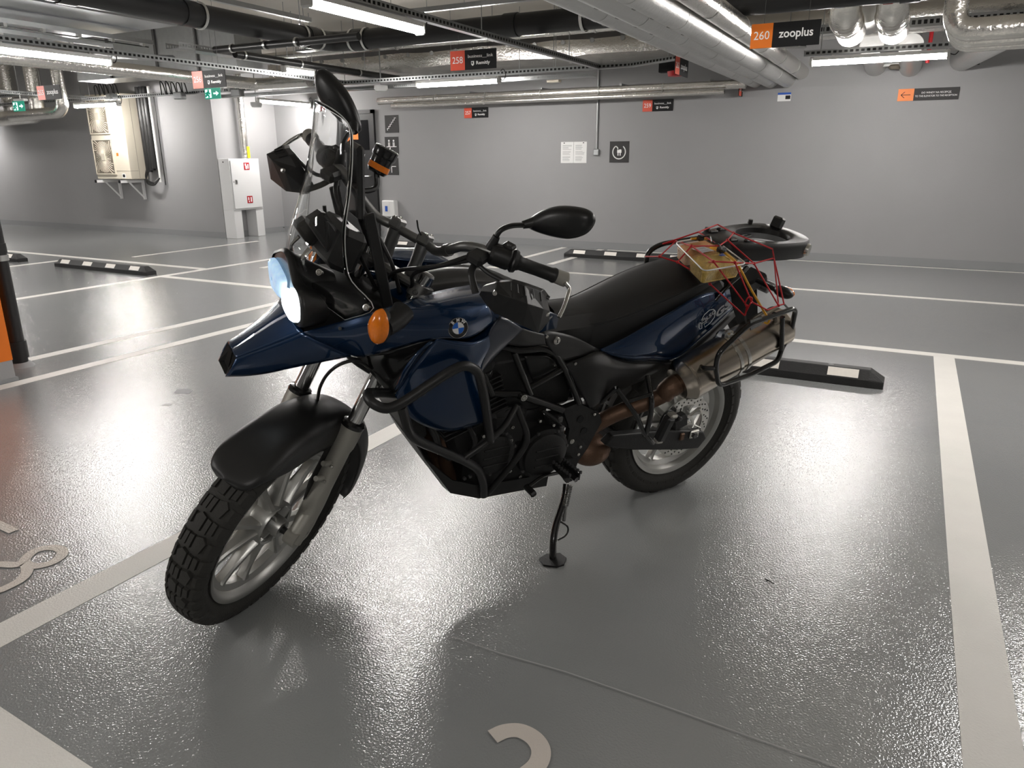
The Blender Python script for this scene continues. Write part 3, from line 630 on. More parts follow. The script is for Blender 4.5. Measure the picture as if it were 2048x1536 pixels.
mb = MB().grid(rows, closeu=True); mb.add(rows[0], [(0,1,2,3)]); mb.add(rows[-1], [(3,2,1,0)]); mb.build('lagging', 'foil', t2, ang=50)
# second foil pipe above / behind duct
t = thing('foil_pipe', 'straight foil wrapped pipe lying above the rectangular foil duct', 'pipe', (0, 8.95, 2.78)); MB().cyl((-9,0,0), (-2.5,0,0), .05, 14).build('lagging', 'foil', t)
rings(t, [(-6.5,0,0), (-5,0,0), (-3.6,0,0)], .05, ax=(1,0,0), wd=.01)
# thin foil pipe along the back wall
p0 = ony(850, 196, 10.2); p1 = ony(1400, 172, 10.2)
t = thing('foil_pipe', 'thin foil wrapped pipe running along the top of the back wall', 'pipe', (0, 10.2, p1[2])); MB().cyl((p0[0]-.9,0,0), (-2.05,0,0), .055, 16).build('lagging', 'foil', t); MB().cyl((p0[0]-.6,-.06,-.085), (-2.3,-.06,-.085), .032, 14).build('return_pipe', 'foil', t)
rings(t, [(p0[0]+.2+k*.9,0,0) for k in range(5)], .055, ax=(1,0,0), wd=.01)
for k in range(4): MB().bbox((p0[0]+.8+k*1.2-.015,.0,.05), (p0[0]+.8+k*1.2+.015,YB-10.2-.002,.08)).build('wall_bracket', 'galv', t, smooth=False)
# long insulated pipe at left running in depth
q = onz(120, 145, 2.22); r_ = onz(350, 160, 2.22)
t = thing('insulated_pipe', 'long foil wrapped pipe below the tube light beside the sheet duct', 'pipe', (-8.2, 0, 2.29)); q = onx(120,140,-8.2)
MB().tube(fillet([(0,2.0,0), (0,8.0,0), (.95,8.0,0)], .15), .075, 18).build('lagging', 'foil', t)
for k in range(2): MB().cyl((0,5.9+k*1.2,.07), (0,5.9+k*1.2,CZ-2.29), .004, 6).build('hanger_rod', 'galv', t)
# sheet metal ducts at upper left
sc = onz(355, 52, 2.55)
t = thing('sheet_duct', 'wide flat sheet metal duct with lengthwise ribs at ceiling', 'duct', (sc[0], sc[1], 2.55))
MB().bbox((-4.2,-4.6,0), (0,0,.35)).build('casing', 'sheet_metal', t, smooth=False)
for k, xx in enumerate((-.55,-1.1,-1.75,-2.4,-3.1)): MB().bbox((xx-.06,-4.6,-.012), (xx+.06,-.02*k-.05,0)).build('rib', 'sheet_metal', t, smooth=False)
for k, (xx, ye) in enumerate(((-.85,.35), (-1.45,.3))):
    r = MB().bbox((xx-.025,-4.6,-.07), (xx+.025,ye,-.03)).build('support_rail', 'galv', t, smooth=False)
    for q in range(9): MB().box((xx,ye-.12-q*.35,-.085), (.05,.03,.03)).build('clip', 'clamp_metal', r, smooth=False)
MB().cyl((-.85,-4.6,-.10), (-.85,.3,-.10), .006, 6).build('cable', 'black_pipe', t)
t = thing('sheet_duct', 'bluish sheet metal duct end above the big black drain pipe', 'duct', (bx+.1, 4.2, 2.75)); MB().bbox((-.2,-1.4,0), (1.15,.9,.25)).build('casing', 'sheet_metal', t, smooth=False)
for xx in (.1,.5,.85): MB().bbox((xx-.05,-1.4,-.012), (xx+.05,.85,0)).build('rib', 'sheet_metal', t, smooth=False)
t = thing('vertical_duct', 'dark grey sheet metal duct hanging behind the flat sheet duct', 'duct', (-9.6, 7.4, 2.42)); MB().bbox((-1.6,0,0), (1.7,.45,.58)).build('casing', 'galv', t, smooth=False)
for xx in (-.8,.2,1.0): MB().bbox((xx-.02,-.02,0), (xx+.02,0,.58)).build('flange', 'dark_metal', t, smooth=False)
# bent foil ducts at far left
for k, (px, py, lab) in enumerate(((20,235,'foil covered flexible duct end at far left below exit sign'), (70,232,'middle foil covered flexible duct below the far exit sign'), (118,225,'right foil covered flexible duct beside the faded bay sign 255'))):
    c = ony(px, py, (8.72,8.05,7.70)[k]); t = thing('flexible_duct', lab, 'duct', tuple(c)); MB().tube(fillet([(-1.3,0,-.02), (0,0,0), (0.12,.0,.08), (.12,0,CZ-c[2]-.01)], .18, 8), .15-.03*k, 18).build('hose', 'foil', t)
# exit signs
def exit_sign(px0, py0, px1, py1, y, label):
    a = ony(px0, py0, y); b = ony(px1, py1, y); w = b[0]-a[0]; h = a[2]-b[2]
    t = thing('exit_sign', label, 'exit sign', ((a[0]+b[0])/2, y, (a[2]+b[2])/2))
    MB().box((0,.006,0), (w,.012,h)).build('panel', 'sign_green', t, smooth=False)
    fr = frame3((0,-.001,0), (1,0,0), (0,0,1)); mb = MB()
    x = w*.25
    mb.add(fr(np.array([(x-w*.17,h*.07,0), (x+.0,h*.07,0), (x+.0,h*.22,0), (x+w*.18,0,0), (x,-h*.22,0), (x,-h*.07,0), (x-w*.17,-h*.07,0)])), [(0,1,5,6), (2,4,3), (2,1,5,4)])
    mb.build('arrow', 'exit_white', t, smooth=False)
    mb = MB(); x = -w*.25
    mb.bbox((x-w*.19,-.002,-h*.38), (x+w*.19,-.0008,h*.38)); mb.build('doorway', 'exit_white', t, smooth=False)
    mb = MB()
    for p in (((0,.14), (-.06,-.08)), ((-.06,-.08), (.06,-.2)), ((.06,-.2), (.02,-.36)), ((-.06,-.08), (-.16,-.26)), ((0,.1), (.13,-.02)), ((0,.1), (-.14,.02))): mb.tube(fr(np.array([(x+p[0][0]*w, p[0][1]*h, .002), (x+p[1][0]*w, p[1][1]*h, .002)])), .012, 6)
    mb.lathe([(.0,-.001), (.018,-.001), (.018,.001), (0,.001)], (x+.02*w,-.003,h*.25), (0,1,0), 10); mb.build('running_figure', 'sign_green', t)
    MB().bev((w*.1,.03,h*.62), (w*.9,.08,h*.25), .01).build('lamp_housing', 'white_plastic', t, smooth=False)
    MB().cyl((w*.1,.03,h*.7), (w*.1,.03,CZ-(a[2]+b[2])/2), .006, 6).build('stem', 'galv', t)
exit_sign(408, 177, 441, 197, 6.9, 'green illuminated exit sign with arrow under bay sign 256')
exit_sign(24, 203, 50, 222, 7.3, 'green illuminated exit sign near the foil ducts at far left')
# smoke detectors
for (px, py, y, lab) in ((762,176,8.55,'round white smoke detector below the long slotted channel'), (513,209,9.0,'round white detector beside the tube light above fire hose cabinet')):
    c = ony(px, py, y); t = thing('smoke_detector', lab, 'detector', tuple(c)); MB().lathe([(0,-.045), (.07,-.04), (.09,-.01), (.09,.03), (0,.035)], (0,0,0), (0,0,1), 20).build('housing', 'white_plastic', t); MB().cyl((0,0,.03), (0,0,CZ-c[2]), .008, 8).build('stem', 'galv', t)
# red devices
c = ony(658, 211, 9.6); t = thing('fire_equipment_box', 'red box hanging above the dark door', 'box', tuple(c)); MB().bev((0,0,0), (.52,.10,.10), .006).build('body', 'red_paint', t, smooth=False); MB().cyl((-.1,0,.05), (-.1,0,.5), .006, 6).build('hanger_rod', 'galv', t); MB().cyl((.1,0,.05), (.1,0,.5), .006, 6).build('hanger_rod', 'galv', t)
c = ony(793, 202, YB-.05); t = thing('alarm_sounder', 'red round alarm sounder on the back wall', 'alarm', tuple(c)); MB().lathe([(0,-.05), (.045,-.045), (.06,0), (.06,.05), (0,.05)], (0,0,0), (0,1,0), 16).build('housing', 'red_paint', t)
c = ony(1335, 133, 8.9); t = thing('alarm_beacon', 'black and red beacon hanging beside edgeways bay sign 262', 'alarm', tuple(c)); MB().bev((0,0,0), (.18,.10,.13), .006).build('body', 'sign_black', t, smooth=False); MB().lathe([(0,-.06), (.08,-.05), (.09,.0), (0,.02)], (.1,-.02,-.06), (0,0,1), 16).build('lens', 'red_paint', t); MB().cyl((0,0,.06), (0,0,.6), .006, 6).build('stem', 'galv', t)
c = ony(1108, 160, 9.0); t = thing('junction_box', 'cream junction box below the perforated tray', 'box', tuple(c)); MB().bev((0,0,0), (.17,.08,.06), .006).build('body', 'beige', t, smooth=False); MB().cyl((.02,0,.03), (.02,0,CZ-c[2]), .005, 6).build('hanger_rod', 'galv', t)
# foil elbows at upper right
for k, (px, py, r, lab) in enumerate(((1690,22,.125,'foil wrapped elbow with blue tag behind bay sign 260'), (1785,15,.125,'foil wrapped elbow with red tag above the elevator sign'), (1735,5,.10,'white wrapped pipe between the two foil elbows'))):
    y = 7.2 if k < 2 else 8.0; c = ony(px, py, y); t = thing('pipe_elbow', lab, 'pipe', tuple(c))
    if k < 2:
        MB().tube(fillet([(-.0,-.10,CZ-c[2]-.01), (0,0,-.03), (0.0,.75,-.06)], .22, 10), r, 24).build('lagging', 'foil', t); MB().box((-.03,-.135,.05), (.07,.012,.09)).build('tag', 'blue_label' if k == 0 else 'red_paint', t, smooth=False)
        for q in range(6): MB().lathe([(r+.002,-.006), (r+.006,0), (r+.002,.006)], (0,.10+q*.05,-.04), (0,1,0), 24).build('joint_tape', 'foil', t)
    else: MB().tube([(0,0,CZ-c[2]), (0,.1,-.1), (0,.45,-.11)], r, 20).build('lagging', 'foil_flat', t)
for k, (dx_, lab) in enumerate(((0,'grey lagged pipe passing behind the perforated tray'), (.32,'second grey lagged pipe passing behind the perforated tray'))):
    c = ony(1740+k*82, 75, 9.0); t = thing('lagged_pipe', lab, 'pipe', tuple(c)); MB().cyl((0,.38,-.03), (0,YB-c[1],-.12), .12, 20).build('lagging', 'foil_flat', t)
# stacked horizontal foil pipes at right edge
for k, (py, r, lab) in enumerate(((62,.075,'upper of three stacked foil pipes bending up at the right'), (80,.06,'middle of three stacked foil pipes at the right'), (92,.05,'lowest of three stacked foil pipes at the right'))):
    y = 6.3+.15*k; c = ony(1905, py, y); t = thing('foil_pipe', lab, 'pipe', tuple(c))
    MB().tube(fillet([(-.0,0,CZ-c[2]-.01), (0,0,0), (3.5,0,0.02)], .13, 8), r, 20).build('lagging', 'foil', t)
c = ony(1960, 60, 8.7); t = thing('lagged_pipe', 'grey lagged pipe slanting into the back wall above the elevator sign', 'pipe'); MB().cyl(ony(2030,60,8.6), ony(1925,118,YB), .13, 20).build('lagging', 'foil_flat', t); MB().bbox(*[p for p in (ony(1922,120,YB-.004)+[0,0,-.06], ony(1958,134,YB-.001)+[0,0,.1])]).build('wall_opening', 'sign_black', t, smooth=False)
c = ony(1600, 50, 9.1); t = thing('foil_pipe', 'large foil wrapped pipe running behind bay sign 260', 'pipe', tuple(c)); MB().cyl((-.95,0,0), (3.2,0,.02), .17, 24).build('lagging', 'foil', t); MB().cyl((-.55,0,.1), (-.55,.0,-.22), .10, 18).build('branch', 'foil', t)
# support brackets between the pipes
for (px, py, y, L) in ((1455,32,7.5,.30), (1560,66,8.6,.3), (1575,83,9.4,.3)):
    c = ony(px, py, y); t = thing('support_bracket', 'grey steel bracket rail beside the silver pipe bundle', 'bracket', tuple(c), 0, 'bracket rails beside the silver pipes'); MB().bbox((-L,-.02,-.022), (L*.5,.02,.022)).build('rail', 'galv', t, smooth=False); MB().cyl((L*.3,0,.02), (L*.3,0,CZ-c[2]), .005, 6).build('hanger_rod', 'galv', t)
# red sprinkler line
c = ony(1862, 75, 9.6); t = thing('sprinkler_drop', 'thin red pipe hanging behind the perforated tray at right', 'pipe', tuple(c)); MB().cyl((0,0,-.25), (0,0,CZ-c[2]), .02, 10).build('pipe', 'red_paint', t)
c = ony(1790, 133, 10.2); t = thing('sprinkler_drop', 'brownish sprinkler fitting below the tube light over the elevator sign', 'pipe', tuple(c)); MB().lathe([(0,-.035), (.05,-.03), (.07,0), (.05,.02), (0,.02)], (0,0,0), (0,0,1), 14).build('head', 'beige_dark', t); MB().cyl((-.18,0,.02), (.22,0,.03), .018, 8).build('arm', 'white_plastic', t); MB().cyl((.22,0,.03), (.22,0,.8), .012, 8).build('stem', 'galv', t)
# cable bundles along the channels
for k, (px, py, y, lab) in enumerate(((350,188,8.3,'tangle of black cable loops beside the green exit sign'), (215,190,8.3,'tangle of black cable loops above the air conditioner'), (465,182,8.3,'pale cable coil beside the green exit sign'))):
    c = ony(px, py, y); t = thing('cable_loops', lab, 'cable', tuple(c)); rnd = random.Random(k)
    for q in range(5): MB().tube(crom([(-.3+q*.12,0,0), (-.3+q*.12+.02,-.02,.12+rnd.random()*.08), (-.22+q*.12,-.02,.14), (-.2+q*.12,0,0)], 6), .009, 6).build('loop', 'black_pipe' if k < 2 else 'white_plastic', t)
    MB().bev((.1,0,-.03), (.18,.1,.1), .01).build('junction_box', 'galv', t, smooth=False)
# ================================================================== motorcycle
mat('blue_paint', (.0018,.021,.066), .27, metal=.5, coat=1.0, noise=.10, nscale=900)
mat('grey_blue', (.035,.04,.055), .35, metal=.3, coat=.5)
mat('moto_black', (.013,.013,.013), .42, noise=.15, nscale=40, bump=.05, bscale=500)
mat('matte_black', (.008,.008,.008), .8, spec=.15)
mat('gloss_black', (.010,.010,.010), .22, coat=.4)
mat('engine_black', (.012,.012,.012), .5, metal=.2, noise=.2, nscale=30, bump=.12, bscale=260)
mat('seat_vinyl', (.017,.017,.017), .55, bump=.14, bscale=900, noise=.1, nscale=40)
mat('tyre_rubber', (.026,.025,.022), .72, noise=.25, nscale=26, bump=.15, bscale=220)
mat('cast_alloy', (.46,.46,.44), .38, metal=.9, noise=.06, nscale=18, rvar=.06)
mat('fork_grey', (.34,.33,.295), .48, metal=.55, noise=.05, nscale=20, bump=.05, bscale=300)
mat('chrome', (.75,.75,.74), .10, metal=1.0)
mat('bar_alloy', (.20,.20,.195), .40, metal=.85, bump=.04, bscale=500)
mat('steel', (.60,.59,.56), .26, metal=1.0, noise=.1, nscale=30)
mat('brushed_steel', (.47,.42,.36), .24, metal=1.0, noise=.22, nscale=6, rvar=.08)
mat('rust_steel', (.15,.09,.06), .50, metal=.7, noise=.35, nscale=22, bump=.12, bscale=150)
mat('amber', (.80,.20,.006), .22, coat=.6, noise=.12, nscale=160)
mat('clear_screen', (.96,.97,.97), .02, trans=1.0, ior=1.35, spec=.5)
mat('screen_glint', (.75,.76,.76), .15, trans=.4, ior=1.3)  # pale colour standing in for highlights on the screen edge
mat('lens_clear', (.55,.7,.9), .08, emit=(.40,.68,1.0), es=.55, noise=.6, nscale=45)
mat('lens_lit', (1,1,1), .1, emit=(.85,.95,1.0), es=6.0)
mat('red_cord', (.52,.012,.018), .6, bump=.3, bscale=900)
mat('yellow_cord', (.75,.38,.02), .55, bump=.3, bscale=900)
mat('box_plastic', (.95,.95,.93), .08, trans=1.0, ior=1.12, alpha=.40)
mat('pasta', (.62,.42,.10), .55, noise=.45, nscale=55, bump=.8, bscale=120)
mat('sauce', (.66,.34,.13), .5, noise=.35, nscale=45, bump=.7, bscale=90)
mat('label_paper', (.75,.76,.78), .6)
mat('smiley', (.88,.45,.02), .5)
mat('emblem_blue', (.01,.12,.52), .3, coat=.5)
mat('emblem_white', (.75,.75,.74), .35, coat=.4)
mat('decal_grey', (.42,.43,.45), .4)
mat('mirror_black', (.011,.011,.011), .36)
mat('spring_steel', (.32,.32,.31), .35, metal=.9)
mtx = Matrix.Identity(4)
for r in range(3):
    for c in range(3): mtx[r][c] = RB[r][c]
    mtx[r][3] = OB[r]
bike = thing('motorcycle', 'dark blue adventure motorcycle with clear windscreen leaning on its side stand', 'motorcycle', mtx=mtx)
STM = Matrix.Identity(4); _t = SA-RS@SA
for r in range(3):
    for c in range(3): STM[r][c] = RS[r][c]
    STM[r][3] = _t[r]
def pb_(mb, name, m, parent=None, **k): return mb.build(name, m, parent or bike, **k)
def ps_(mb, name, m, parent=None, **k):
    o = mb.build(name, m, parent or bike, **k)
    if parent is None: o.matrix_basis = STM
    return o
Yv = np.array([0,1.0,0])
def panel(name, rows, m, mirror=True, t=.004, nu=5, nv=5, ang=45, steered=False, local=False, off=-1, left=True):
    f = S if steered else B; P = [[np.array(p, float) if local else f(*p) for p in r] for r in rows]; out = []
    for sgn in ((1,) if not mirror else (1,-1)):
        if sgn == 1 and not left: continue
        Q = P if sgn == 1 else [mir(r) for r in P]
        G = patch(Q, nu, nv); mb = MB().grid(G)
        o = (ps_ if steered else pb_)(mb, name, m, ang=ang, fix=False); solid(o, t, 0); out.append(o)
    return out
def bolt(p, n=(0,1,0), r=.006, h=.004, m='steel', parent=None, steered=False, name='bolt'):
    n = np.array(n, float); n /= np.linalg.norm(n); p = np.array(p)
    mb = MB(); mb.lathe([(0,h), (r*.5,h), (r*.5,h*.4), (r*.62,h), (r*.92,h*.9), (r,h*.4), (r,-h)], p, n, 12)
    return (ps_ if steered else pb_)(mb, name, m, parent)
# ------------------------------------------------------------------ wheels
def wheel(c, R, W, rr, hw, front):
    c = np.array(c, float); build = ps_ if front else pb_; nm = 'front' if front else 'rear'
    prof = [(rr-.006,-hw+.004), (rr+.010,-hw-.004), (rr+.030,-W*.97), (R-.038,-W), (R-.020,-W*.90), (R-.012,-W*.62), (R-.008,-W*.3), (R-.0075,0)]
    prof = prof+[(r, -y) for r, y in prof[-2::-1]]
    inner = [(rr-.010, hw-.01), (rr-.010, -hw+.01)]
    ty = build(MB().lathe(prof+inner, c, (0,1,0), 96, True), nm+'_tyre', 'tyre_rubber', ang=50)
    ys = np.array([y for r, y in prof]); rs = np.array([r for r, y in prof])
    crown = [i for i in range(2, len(prof)-2)]; yy = ys[crown]; rc = rs[crown]
    def surf(y): return float(np.interp(y, yy, rc))
    N = 20 if front else 19; pit = 2*math.pi/N
    # tread blocks: polygons in (pitch fraction, lateral fraction)
    if front: B_ = [[(.05,-.02), (.05,-.46), (.36,-.58), (.50,-.34), (.44,-.02)], [(.55,.02), (.55,.46), (.86,.58), (1.0,.34), (.94,.02)], [(.10,-.64), (.05,-.98), (.40,-.98), (.42,-.66)], [(.56,-.66), (.54,-.98), (.92,-.98), (.90,-.66)], [(.60,.66), (.55,.98), (.90,.98), (.92,.66)], [(.08,.66), (.06,.98), (.44,.98), (.42,.66)],
               [(.56,-.06), (.54,-.30), (.92,-.30), (.94,-.06)], [(.58,-.35), (.60,-.60), (.92,-.58), (.94,-.35)], [(.06,.06), (.04,.30), (.42,.30), (.44,.06)], [(.08,.35), (.10,.60), (.42,.58), (.44,.35)]]
    else: B_ = [[(.04,-.02), (.04,-.40), (.40,-.50), (.54,-.28), (.46,-.02)], [(.54,.02), (.54,.40), (.90,.50), (1.04,.28), (.96,.02)], [(.06,-.58), (.02,-.99), (.44,-.99), (.46,-.60)], [(.58,-.50), (.54,-.99), (.92,-.99), (.94,-.50)], [(.56,.58), (.52,.99), (.94,.99), (.96,.60)], [(.08,.50), (.04,.99), (.42,.99), (.44,.50)]]
    def mesh(poly):
        th = .0085; q = []
        for i in range(len(poly)):                                  # refine edges so blocks follow the crown
            a, b = poly[i], poly[(i+1) % len(poly)]; q.append(a)
            if abs(a[1]-b[1]) > .3: q.append(((a[0]+b[0])/2, (a[1]+b[1])/2))
        cx = sum(p[0] for p in q)/len(q); cy = sum(p[1] for p in q)/len(q); V = []; n = len(q)
        for lay in (0, 1):
            for (f, y) in q:
                k = .93 if lay else 1.02; f2 = cx+(f-cx)*k; y2 = cy+(y-cy)*k; a = f2*pit; yw = y2*W; r = surf(max(-W*.99, min(W*.99, yw)))
                s_ = 1-max(0, abs(y2)-.86)*2.2; rr_ = r+(th*s_ if lay else -.003); V.append(c+np.array([math.cos(a)*rr_, yw*(1.02 if lay and abs(y2) > .8 else 1), math.sin(a)*rr_]))
        a = cx*pit; r = surf(cy*W)+th*1.0*(1-max(0, abs(cy)-.86)*2.2); V.append(c+np.array([math.cos(a)*r, cy*W, math.sin(a)*r]))
        F = [(i, (i+1) % n, n+(i+1) % n, n+i) for i in range(n)]+[(n+i, n+(i+1) % n, 2*n) for i in range(n)]
        return MB().add(V, F).data('tread_block', 'tyre_rubber', True, 30)
    for poly in B_:
        me = mesh(poly)
        for k in range(N):
            o = bpy.data.objects.new('tread_block', me); COL.objects.link(o); o.parent = ty
            o.matrix_basis = Matrix.Translation(Vector(c))@Matrix.Rotation(k*pit, 4, 'Y')@Matrix.Translation(-Vector(c))
    h = hw
    rp = [(rr,-h-.006), (rr,-h), (rr-.012,-h+.004), (rr-.016,-h*.55), (rr-.034,-h*.30), (rr-.034,h*.30), (rr-.016,h*.55), (rr-.012,h-.004), (rr,h), (rr,h+.006), (rr-.005,h+.006), (rr-.018,h-.002), (rr-.026,h*.55), (rr-.044,h*.32), (rr-.044,-h*.32), (rr-.026,-h*.55), (rr-.018,-h+.002), (rr-.005,-h-.006)]
    rim = build(MB().lathe(rp, c, (0,1,0), 96, True), nm+'_rim', 'cast_alloy', ang=35)
    hr = .052 if front else .066
    for k in range(5):
        for sg in (-1, 1):
            a0 = 2*math.pi*k/5+.35+sg*math.radians(9); a1 = 2*math.pi*k/5+.35+sg*math.radians(17)
            p0 = c+np.array([math.cos(a0)*hr, 0, math.sin(a0)*hr]); p1 = c+np.array([math.cos(a1)*(rr-.040), 0, math.sin(a1)*(rr-.040)]); d = p1-p0; L = np.linalg.norm(d); d /= L; tn = np.cross(d, Yv)
            rows = []
            for q, ww, dd in ((0,.012,.030), (.25,.0105,.022), (.7,.0095,.015), (.92,.011,.016), (1,.017,.019)):
                o_ = p0+d*L*q; rows.append([o_+tn*ww*x+Yv*dd*y for x, y in ((-1,-.6), (-.55,-1), (.55,-1), (1,-.6), (1,.6), (.55,1), (-.55,1), (-1,.6))])
            build(MB().grid(rows, closeu=True), 'spoke', 'cast_alloy', rim, ang=30)
    if front: hp = [(.0,.030), (.012,.030), (.012,.058), (.027,.058), (.030,.050), (.030,.012), (.056,.012), (.060,.030), (.066,.034), (.070,.026), (.066,-.02), (.05,-.03), (.05,-.06), (.0,-.06)]
    else: hp = [(0,.05), (.03,.05), (.034,.02), (.06,.02), (.072,.03), (.078,.02), (.072,-.03), (.05,-.04), (.05,-.07), (0,-.07)]
    hub = build(MB().lathe(hp, c, (0,1,0), 40), 'hub', 'cast_alloy', rim)
    for k in range(5 if front else 0):
        a = 2*math.pi*k/5; build(MB().box(c+np.array([math.cos(a)*.043, .026, math.sin(a)*.043]), (.028,.030,.006), rotm([0,1,0], -a)), 'hub_rib', 'cast_alloy', rim)
    for k in range(1): 
        a = math.radians(205); p = c+np.array([math.cos(a)*(rr-.04), .006, math.sin(a)*(rr-.04)]); build(MB().cyl(p, p-np.array([math.cos(a), -.6, math.sin(a)])*.035, .005, 8), 'valve_stem', 'moto_black', rim)
    return rim, c
FW = (1.575,0,.33); RW = (0,0,.325)
rimF, _ = wheel(FW, .33, .056, .2545, .038, True); rimR, _ = wheel(RW, .326, .070, .229, .050, False)
ps_(MB().cyl((1.575,.05,.33), (1.575,.09,.33), .0105, 14), 'axle', 'moto_black', rimF); ps_(MB().cyl((1.575,-.1,.33), (1.575,.03,.33), .0105, 14), 'axle', 'moto_black', rimF)
def disc(c, y, ro, ri, build, rim, name='brake_disc'):
    mb = MB(); c = np.array(c); n = 72; 
    mb.lathe([(ri,y-.0025), (ro,y-.0025), (ro,y+.0025), (ri,y+.0025)], c, (0,1,0), n, True); d = build(mb, name, 'steel', rim)
    mh = MB()
    for k in range(60):
        a = 2*math.pi*k/60; r = ri+(ro-ri)*(.25+.25*(k % 3)); mh.cyl(c+np.array([math.cos(a)*r, y+.0022, math.sin(a)*r]), c+np.array([math.cos(a)*r, y+.0030, math.sin(a)*r]), .0036, 8)
    build(mh, 'vent_holes', 'moto_black', rim, kind='stuff')
    for k in range(6):
        a = 2*math.pi*k/6; build(MB().tube([c+np.array([math.cos(a)*.05, y, math.sin(a)*.05]), c+np.array([math.cos(a+.25)*(ri+.004), y, math.sin(a+.25)*(ri+.004)])], .007, 6, flat=.5), 'disc_arm', 'steel', rim)
disc(FW, -.062, .150, .112, ps_, rimF); disc(RW, .072, .1325, .096, pb_, rimR)
pb_(MB().lathe([(.040,.074), (.052,.074), (.052,.079), (.040,.079)], RW, (0,1,0), 36, True), 'sensor_ring', 'steel', rimR)
pb_(MB().lathe([(0,.098), (.03,.096), (.034,.05)], RW, (0,1,0), 24), 'hub_cap', 'steel', rimR)
# ------------------------------------------------------------------ fork
dF = np.array([-math.sin(RAKE), 0, math.cos(RAKE)])
def fork_at(z, y): return np.array([1.672-z*math.tan(RAKE)+.030, y, z])
for sg in (1, -1):
    y = .095*sg; a = fork_at(.298, y); b = fork_at(.652, y); L = b-a
    pts = [a+L*q for q in (0,.06,.18,.5,.80,.84,.93,1)]
    sl = ps_(MB().tube(pts, [.020,.027,.0300,.0285,.0285,.0325,.0335,.0325], 20), 'fork_slider', 'fork_grey', ang=50)
    fx = np.array([1.575, y, .33]); mb = MB()
    mb.tube([fx-Yv*sg*.016, fx+Yv*sg*.022], .026, 20); mb.tube([fork_at(.40, y)+np.array([.0,sg*.004,0]), fx+np.array([.004,sg*.004,-.012])], [.024,.027], 14); ps_(mb, 'axle_clamp', 'fork_grey', sl, ang=45)
    ps_(MB().cyl(fx+Yv*sg*.022, fx+Yv*sg*.025, .010, 14), 'axle_end', 'rust_steel', sl)
    pb = fx+np.array([-.028,sg*.028,.012]); ps_(MB().tube([pb-Yv*sg*.03, pb], .006, 10), 'pinch_bolt', 'dark_metal', sl)
    ps_(MB().lathe([(.022,-.004), (.033,-.004), (.0345,.006), (.031,.012), (.022,.014)], b, dF, 24), 'dust_seal', 'gloss_black', sl)
    ps_(MB().cyl(b, fork_at(1.075, y), .0215, 24), 'fork_tube', 'chrome')
    for q, zz in enumerate((.545,.50)):
        p = fork_at(zz, y); ps_(MB().tube([p+np.array([.028,0,.01]), p+np.array([.052,-.004*sg,.025])], [.011,.008], 10), 'mudguard_lug', 'fork_grey', sl); bolt(p+np.array([.034,sg*.014,.012]), (0,sg,0), .005, .004, parent=sl, steered=True)
# brake caliper on the right leg
ps_(MB().bev((1.475,-.085,.44), (.07,.05,.11), .012, rotm([0,1,0], .5)), 'brake_caliper', 'moto_black', smooth=False)
# front mudguard: swept around the wheel
def mudguard():
    rows = []; rows2 = []
    A = [(58,.383,.300,.30), (62,.386,.366,.70), (68,.386,.362,.92), (76,.386,.330,1.0), (86,.386,.306,1.0), (98,.387,.300,1.0), (108,.388,.300,1.0), (118,.390,.305,.97), (130,.394,.315,.95), (145,.396,.325,.92), (160,.396,.330,.92), (175,.396,.335,.90), (190,.392,.340,.85), (200,.388,.350,.78), (206,.380,.364,.62)]
    for i, (a, rc, re, wf) in enumerate(A):
        t = math.radians(a); e = np.array([math.cos(t), 0, math.sin(t)]); hw = .079*wf; r = []
        for y, q in ((-1,1), (-1.0,.6), (-.93,.30), (-.72,.10), (-.4,.02), (0,0), (.4,.02), (.72,.10), (.93,.30), (1.0,.6), (1,1)):
            r.append(np.array(FW)+e*(rc+(re-rc)*q)+Yv*y*hw)
        rows.append(r)
    rows[0] = [np.array(FW)+np.array([math.cos(math.radians(60)), 0, math.sin(math.radians(60))])*(.384-.004*abs(k-5))+Yv*(k-5)*.006 for k in range(11)]
    G = patch(rows, 3, 4); o = ps_(MB().grid(G), 'front_mudguard', 'moto_black', fix=False, ang=60, label='matt black plastic front mudguard'); solid(o, .003, 1)
mudguard()
for sg in (1, -1): ps_(MB().prism([fork_at(.60,sg*.072)+[-.02,0,0], fork_at(.60,sg*.072)+[.05,0,.0], fork_at(.50,sg*.072)+[.055,0,0], fork_at(.43,sg*.072)+[.03,0,0], fork_at(.47,sg*.072)+[-.01,0,0]], Yv*sg*.004), 'mudguard_bracket', 'moto_black', smooth=False)
# brake hose looping in front
ps_(MB().tube(crom([Sz(635,800,.68)]+SL([(640,775,.02), (652,752,.04), (672,733,.07), (700,722,.09), (722,725,.10), (741,737,.10), (748,728,.10)]), 6), .0045, 8), 'brake_hose', 'moto_black')
